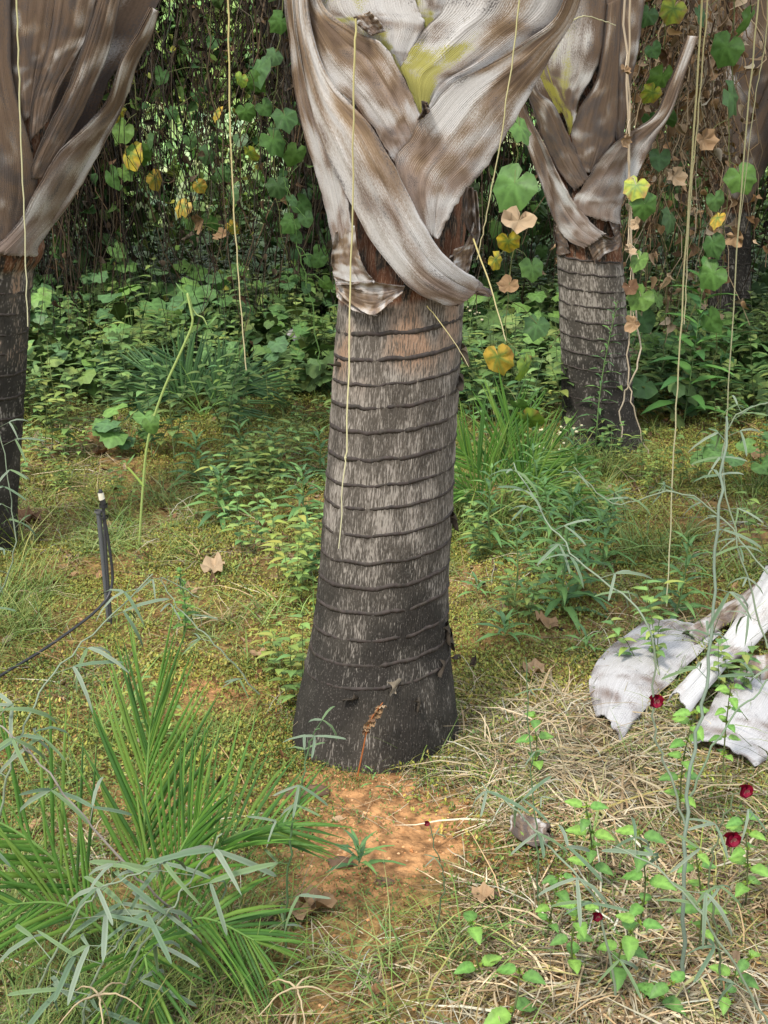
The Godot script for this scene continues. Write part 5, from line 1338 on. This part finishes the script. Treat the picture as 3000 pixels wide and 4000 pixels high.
# ---------- single things ----------
func build_more() -> void:
	# filaments that hang from the fronds above
	var pale := lc(0.5, 0.45, 0.2)
	for e in [
		["pale yellow filament hanging past the dark brown palm's broken stalk", [Vector3(-0.96, 2.014, -4), Vector3(-0.982, 1.719, -4), Vector3(-1.001, 1.297, -4), Vector3(-1.022, 0.838, -4)], 0.0034],
		["long yellow filament hanging before the dark curtain", [Vector3(-0.439, 2.092, -4.3), Vector3(-0.446, 1.802, -4.3), Vector3(-0.454, 1.341, -4.3), Vector3(-0.446, 1.045, -4.28), Vector3(-0.424, 0.654, -4.25)], 0.0036],
		["yellow filament hanging down the front of the thick ringed trunk", [Vector3(-0.053, 1.65, -2.78), Vector3(-0.057, 1.517, -2.8), Vector3(-0.067, 1.155, -2.86), Vector3(-0.077, 0.826, -2.78), Vector3(-0.08, 0.79, -2.77), Vector3(-0.094, 0.614, -2.74)], 0.0024],
		["thin filament crossing the pale leaf base to the torn rim", [Vector3(0.244, 1.804, -2.7), Vector3(0.246, 1.681, -2.72), Vector3(0.224, 1.451, -2.76), Vector3(0.2, 1.282, -2.8), Vector3(0.186, 1.196, -2.83)], 0.0019],
		["long filament reaching the fallen grey leaf base", [Vector3(0.759, 1.992, -3.6), Vector3(0.764, 1.748, -3.6), Vector3(0.766, 1.087, -3.6), Vector3(0.765, 0.679, -3.58), Vector3(0.768, 0.156, -3.55)], 0.0034],
		["shorter filament beside the long one", [Vector3(0.775, 1.994, -3.62), Vector3(0.784, 1.749, -3.62), Vector3(0.775, 1.269, -3.62), Vector3(0.775, 0.92, -3.6)], 0.0026],
		["filament hanging before the dark far palm", [Vector3(1.038, 2.057, -4.2), Vector3(1.049, 1.773, -4.2), Vector3(1.045, 1.176, -4.2), Vector3(1.054, 0.52, -4.2), Vector3(1.055, 0.22, -4.2)], 0.0032],
		["second filament before the dark far palm", [Vector3(1.082, 2.068, -4.3), Vector3(1.105, 1.652, -4.3), Vector3(1.085, 1.407, -4.3), Vector3(1.07, 0.987, -4.3)], 0.0022],
		["stiff white filament sticking out below the torn leaf base", [Vector3(0.185, 1.222, -2.95), Vector3(0.222, 1.125, -2.93), Vector3(0.256, 1.014, -2.92)], 0.0022],
		["fine filament leaning over the uppermost trunk rings", [Vector3(0.09, 1.083, -2.945), Vector3(0.137, 1.025, -2.93), Vector3(0.179, 0.958, -2.92)], 0.0014],
		["thin brown tendril looping above the grey palm", [Vector3(0.552, 1.656, -4.6), Vector3(0.592, 1.678, -4.7), Vector3(0.67, 1.695, -4.9), Vector3(0.809, 1.671, -5.2)], 0.003]]:
		var f := thing("filament", e[0], "filament", Vector3.ZERO, "filaments hanging from the fronds")
		var mb := MB.new()
		mb.tube(smooth_path(e[1], 12 if e[1].size() < 4 else 34, 0.0008 if e[1].size() < 4 else 0.0018), e[2] * 0.85, e[2] * 0.5, 5, vary(pale, 0.15), vary(lc(0.56, 0.52, 0.33), 0.1))
		part(f, "strand", mb.mesh(M.dry))

	# sprinkler on its stake
	var s := thing("sprinkler_stake", "black plastic sprinkler stake with a white nozzle", "sprinkler", Vector3(-0.806, 0, -3.79))
	var k := MB.new()
	k.tube([Vector3(0.006, -0.05, 0), Vector3(0.0, 0.2, 0), Vector3(-0.004, 0.345, 0)], 0.0065, 0.0075, 6, lc(0.1, 0.102, 0.11))
	k.tube([Vector3(-0.004, 0.345, 0), Vector3(-0.004, 0.352, 0)], 0.012, 0.012, 8, lc(0.12, 0.12, 0.125))
	part(s, "stake", k.mesh(M.plastic))
	k = MB.new()
	k.tube([Vector3(0.014, -0.05, 0.008), Vector3(0.011, 0.2, 0.008), Vector3(0.012, 0.37, 0.006)], 0.004, 0.0045, 6, lc(0.05, 0.05, 0.054))
	part(s, "riser", k.mesh(M.plastic))
	k = MB.new()
	k.tube([Vector3(0.012, 0.362, 0.006), Vector3(0.012, 0.372, 0.006)], 0.012, 0.012, 10, lc(0.025, 0.025, 0.028))
	k.tube([Vector3(0.012, 0.33, 0.006), Vector3(0.012, 0.336, 0.006)], 0.013, 0.013, 10, lc(0.025, 0.025, 0.028))
	k.tube([Vector3(0.012, 0.372, 0.006), Vector3(0.01, 0.386, 0.006)], 0.009, 0.008, 10, lc(0.02, 0.02, 0.022))
	part(s, "clip", k.mesh(M.plastic))
	k = MB.new()
	k.tube([Vector3(0.01, 0.386, 0.006), Vector3(0.009, 0.389, 0.006), Vector3(0.007, 0.404, 0.006), Vector3(0.007, 0.406, 0.006)], 0.0085, 0.0085, 10, lc(0.75, 0.7, 0.58))
	part(s, "nozzle", k.mesh(M.plastic))
	k = MB.new()
	k.tube([Vector3(0.007, 0.406, 0.006), Vector3(0.006, 0.414, 0.006), Vector3(0.006, 0.416, 0.006)], 0.007, 0.003, 8, lc(0.025, 0.025, 0.028))
	part(s, "cap", k.mesh(M.plastic))
	k = MB.new()
	k.tube(smooth_path([Vector3(0.014, 0.33, 0.012), Vector3(0.024, 0.247, 0.018), Vector3(0.028, 0.142, 0.03), Vector3(0.0, 0.088, 0.07), Vector3(-0.08, 0.05, 0.19), Vector3(-0.17, 0.03, 0.34), Vector3(-0.28, 0.02, 0.5), Vector3(-0.5, 0.012, 0.6)], 34), 0.0042, 0.0042, 7, lc(0.028, 0.028, 0.032))
	part(s, "hose", k.mesh(M.plastic))

	# fallen leaf bases
	var pale_skin := sheath_skin(101, 0.8, 0.0, 0.3, 0.0)
	pale_skin.albedo_color = Color(0.92, 0.92, 0.93)
	fallen("broad fallen leaf base, pale grey, half under dry grass", [Vector3(0.77, 0, -3.79), Vector3(0.647, 0, -3.607), Vector3(0.567, 0, -3.455), Vector3(0.537, 0, -3.326), Vector3(0.532, 0, -3.168)], [Vector3(0.959, 0, -3.672), Vector3(0.844, 0, -3.499), Vector3(0.753, 0, -3.354), Vector3(0.668, 0, -3.219), Vector3(0.566, 0, -3.022)], 0.018, pale_skin, 0.012)
	fallen("second fallen leaf base, chalky grey, with a torn upper edge", [Vector3(0.94, 0, -3.425), Vector3(0.865, 0, -3.286), Vector3(0.789, 0, -3.13), Vector3(0.736, 0, -3.01)], [Vector3(1.093, 0, -3.354), Vector3(1.022, 0, -3.143), Vector3(0.942, 0, -2.976), Vector3(0.854, 0, -2.887)], 0.018, pale_skin, 0.02)
	fallen("white ridged leaf stalk lying across the fallen grey bases", [Vector3(1.2, 0, -4.125), Vector3(1.002, 0, -3.688), Vector3(0.85, 0, -3.411), Vector3(0.705, 0, -3.168)], [Vector3(1.252, 0, -3.97), Vector3(1.028, 0, -3.53), Vector3(0.88, 0, -3.326), Vector3(0.731, 0, -3.069)], 0.035, sheath_skin(107, 0.8, 0.0, 0.2, 0.2), 0.05)
	fallen("brown dry leaf stalk lying behind the fallen grey bases", [Vector3(1.299, 0, -4.249), Vector3(1.074, 0, -3.932), Vector3(0.924, 0, -3.755), Vector3(0.834, 0, -3.639)], [Vector3(1.295, 0, -4.125), Vector3(1.075, 0, -3.824), Vector3(0.946, 0, -3.672), Vector3(0.86, 0, -3.576)], 0.025, sheath_skin(109, 0.4, 0.0, 0.45, 0.0), 0.02)
	fallen("dark rolled leaf base lying at the edge of the clearing", [Vector3(1.129, 0, -3.53), Vector3(1.02, 0, -3.499), Vector3(0.963, 0, -3.469)], [Vector3(1.08, 0, -3.354), Vector3(0.981, 0, -3.299), Vector3(0.94, 0, -3.326)], 0.05, sheath_skin(113, 0.2, 0.0, 0.6, -0.2), 0.01)
	fallen("grey scrap of dead leaf lying in the creepers behind the trunk", [Vector3(-0.52, 0, -7.415), Vector3(-0.457, 0, -7.187), Vector3(-0.412, 0, -7.025)], [Vector3(-0.449, 0, -7.474), Vector3(-0.395, 0, -7.299), Vector3(-0.403, 0, -7.078)], 0.03, pale_skin, 0.14)
	fallen("dark curled leaf base beside the dark brown trunk", [Vector3(-2.137, 0, -8.475), Vector3(-2.04, 0, -8.185), Vector3(-1.937, 0, -7.912)], [Vector3(-2.098, 0, -8.551), Vector3(-1.988, 0, -8.255), Vector3(-1.903, 0, -7.912)], 0.04, sheath_skin(113, 0.3, 0.0, 0.5, -0.2), 0.1)
	fallen("black curled scrap of leaf base in the moss by the bare soil", [Vector3(0.28, 0, -2.664), Vector3(0.318, 0, -2.646), Vector3(0.351, 0, -2.591)], [Vector3(0.265, 0, -2.609), Vector3(0.299, 0, -2.555), Vector3(0.338, 0, -2.555)], 0.03, sheath_skin(117, 0.25, 0.0, 0.75, -0.3), 0.015)

	# dry finger-grass seed heads
	for e in [[Vector3(-0.149, 0, -1.993), Vector3(-0.139, 0.183, -1.88), "pale dry finger-grass seed head among the young palm's lowest leaflets"], [Vector3(0.417, 0, -2.844), Vector3(0.361, 0.211, -2.75), "pale finger-grass seed head bent over the dry grass heap"], [Vector3(-0.452, 0, -1.969), Vector3(-0.445, 0.193, -1.85), "dry finger-grass seed head behind the trailing legumes"]]:
		var g := thing("grass_seed_head", e[2], "grass", e[0], "dry seed heads of finger grass")
		var tip: Vector3 = e[1] - e[0]
		var gm := MB.new()
		gm.tube(smooth_path([Vector3.ZERO, tip * 0.5 + Vector3(0, 0.02, 0), tip], 8), 0.0014, 0.001, 4, lc(0.45, 0.38, 0.22))
		part(g, "stalk", gm.mesh(M.straw))
		for j in 5:
			var d := Vector3(cos(j * 1.3), 0.35, sin(j * 1.3)).normalized()
			var pts := []
			for i in 9:
				var t := i / 8.0
				pts.append(tip + d * 0.07 * t + Vector3(0, -0.05 * t * t, 0) + jit(0.0012))
			var sm := MB.new()
			sm.tube(pts, 0.002, 0.001, 5, lc(0.4, 0.32, 0.2))
			part(g, "spike", sm.mesh(M.straw))

	# stones
	for e in [[Vector3(-0.152, 0, -2.827), 0.024, "smooth brown stone near the trunk's foot"], [Vector3(-0.198, 0, -2.819), 0.02, "flat brown stone beside the smooth one"], [Vector3(-0.09, 0, -2.529), 0.02, "small grey-brown stone by the rosette weed"], [Vector3(-0.232, 0, -2.334), 0.03, "flat stone half covered by young palm leaflets"], [Vector3(0, 0, -2.461), 0.016, "brown clod in front of the rosette weed"], [Vector3(0.211, 0, -2.404), 0.02, "stone among creeping herbs at the hay's edge"]]:
		var st := MB.new()
		pebble(st, Vector3.ZERO, e[1], lc(0.8, 0.8, 0.8))
		var o := part(self, numbered("stone"), st.mesh(M.rock), Transform3D(Basis(Vector3.UP, rng.randf() * TAU).scaled(Vector3(1.4, 0.8, 1.0)), on(e[0]) + Vector3(0, e[1] * 0.2, 0)))
		tag(o, e[2], "stone", "stones in the soil")

	# dead leaves
	for e in [[Vector3(-0.13, 0, -2.349), 0.05, "large curled tan leaf at the young palm's edge"], [Vector3(-0.169, 0, -2.326), 0.045, "flat tan leaf lying under the frond tips"], [Vector3(-0.547, 0, -4.207), 0.05, "reddish-brown dead leaf in the grass behind the stake"], [Vector3(0.191, 0, -2.372), 0.03, "small dead leaf on moss beside the bare soil"], [Vector3(-0.419, 0, -4.637), 0.03, "pale dead leaf on the moss across from the low weeds"], [Vector3(0.474, 0, -3.738), 0.045, "brown dead leaf under the bushy horseweed"], [Vector3(0.397, 0, -3.44), 0.04, "pale brown dead leaf on moss near the hay heap"], [Vector3(1.519, 0, -5.471), 0.06, "brown dead leaf in the far mossy corner"], [Vector3(-1.155, 0, -5.538), 0.04, "tan dead leaf beside the brown trunk's mossy side"], [Vector3(-1.402, 0, -5.977), 0.05, "light brown dead leaf at the edge of the creepers"], [Vector3(-0.339, 0, -3.499), 0.03, "tan dead leaf in short grass before the trunk"], [Vector3(-1.26, 0, -4.713), 0.06, "dark dead leaf at the brown trunk's base"]]:
		var o := part(self, numbered("dead_leaf"), pick(lib.dead), Transform3D(face(Vector3(rng.randf_range(-1, 1), 0.05, rng.randf_range(-1, 1)), Vector3.UP).scaled(Vector3.ONE * e[1]), on(e[0]) + Vector3(0, 0.018, 0)))
		tag(o, e[2], "dead leaf", "dead leaves on the ground")

	# fleabane flower heads beside the grey palm
	for e in [[Vector3(0.723, 0, -5.471), 0.16, "fleabane with cream flower heads in front of the grey palm's foot"], [Vector3(0.629, 0, -4.98), 0.2, "fleabane with cream heads next to the young palm"], [Vector3(0.448, 0, -7.415), 0.3, "slim fleabane with cream heads right behind the ringed trunk"], [Vector3(-0.814, 0, -8.475), 0.3, "white-flowered weed before the dark curtain"], [Vector3(-1.518, 0, -8.475), 0.25, "white-flowered weed among the bright creepers"]]:
		var o := weed("flowering_weed", e[2], "weed", e[0], e[1], 16, 0.07, lib.slim, Vector3(0.02, 0, 0), "weeds with small pale flower heads", 0.0)
		for j in 11:
			var fm := lib.get("head") as ArrayMesh
			if fm == null:
				var hb := MB.new()
				pebble(hb, Vector3.ZERO, 0.0075, lc(0.66, 0.6, 0.4))
				fm = hb.mesh(M.dry)
				lib.head = fm
			var p := Vector3(rng.randf_range(-0.1, 0.1), e[1] * rng.randf_range(0.7, 1.15), rng.randf_range(-0.06, 0.08))
			part(o, "flower_head", fm, Transform3D(Basis.IDENTITY.scaled(Vector3.ONE * rng.randf_range(0.6, 1.2)), p))
			var tb := MB.new()
			tb.tube([Vector3(0.01, e[1] * 0.5, 0), p], 0.001, 0.0008, 3, lc(0.15, 0.22, 0.08))
			part(o, "flower_stalk", tb.mesh(M.stem))

func fallen(label: String, lp: Array, rp: Array, bulge: float, mat: Material, lift: float) -> void:
	var c: Vector3 = (lp[0] + rp[-1]) * 0.5
	var o := thing("fallen_leaf_base", label, "leaf base", c, "fallen leaf bases")
	var f := func(u: float, v: float) -> Vector3:
		var l: Vector3 = cat(lp, v)
		var r: Vector3 = cat(rp, v)
		var p := l.lerp(r, u)
		p.y = lift + bulge * sin(PI * u) * (0.75 + 0.5 * v) + 0.01 * nf.get_noise_2d(u * 50.0 + bulge * 999.0, v * 50.0) + 0.003 * nf.get_noise_2d(u * 260.0, v * 80.0) + 0.01
		p.x += 0.008 * nf.get_noise_2d(u * 220.0, v * 10.0 + 50.0)
		p.z += 0.01 * nf.get_noise_2d(u * 260.0 + 40.0, v * 160.0)
		return p - c
	var mb := MB.new()
	sheet(mb, f, 22, 26, 0.006)
	part(o, "leaf_sheath", mb.mesh(mat))
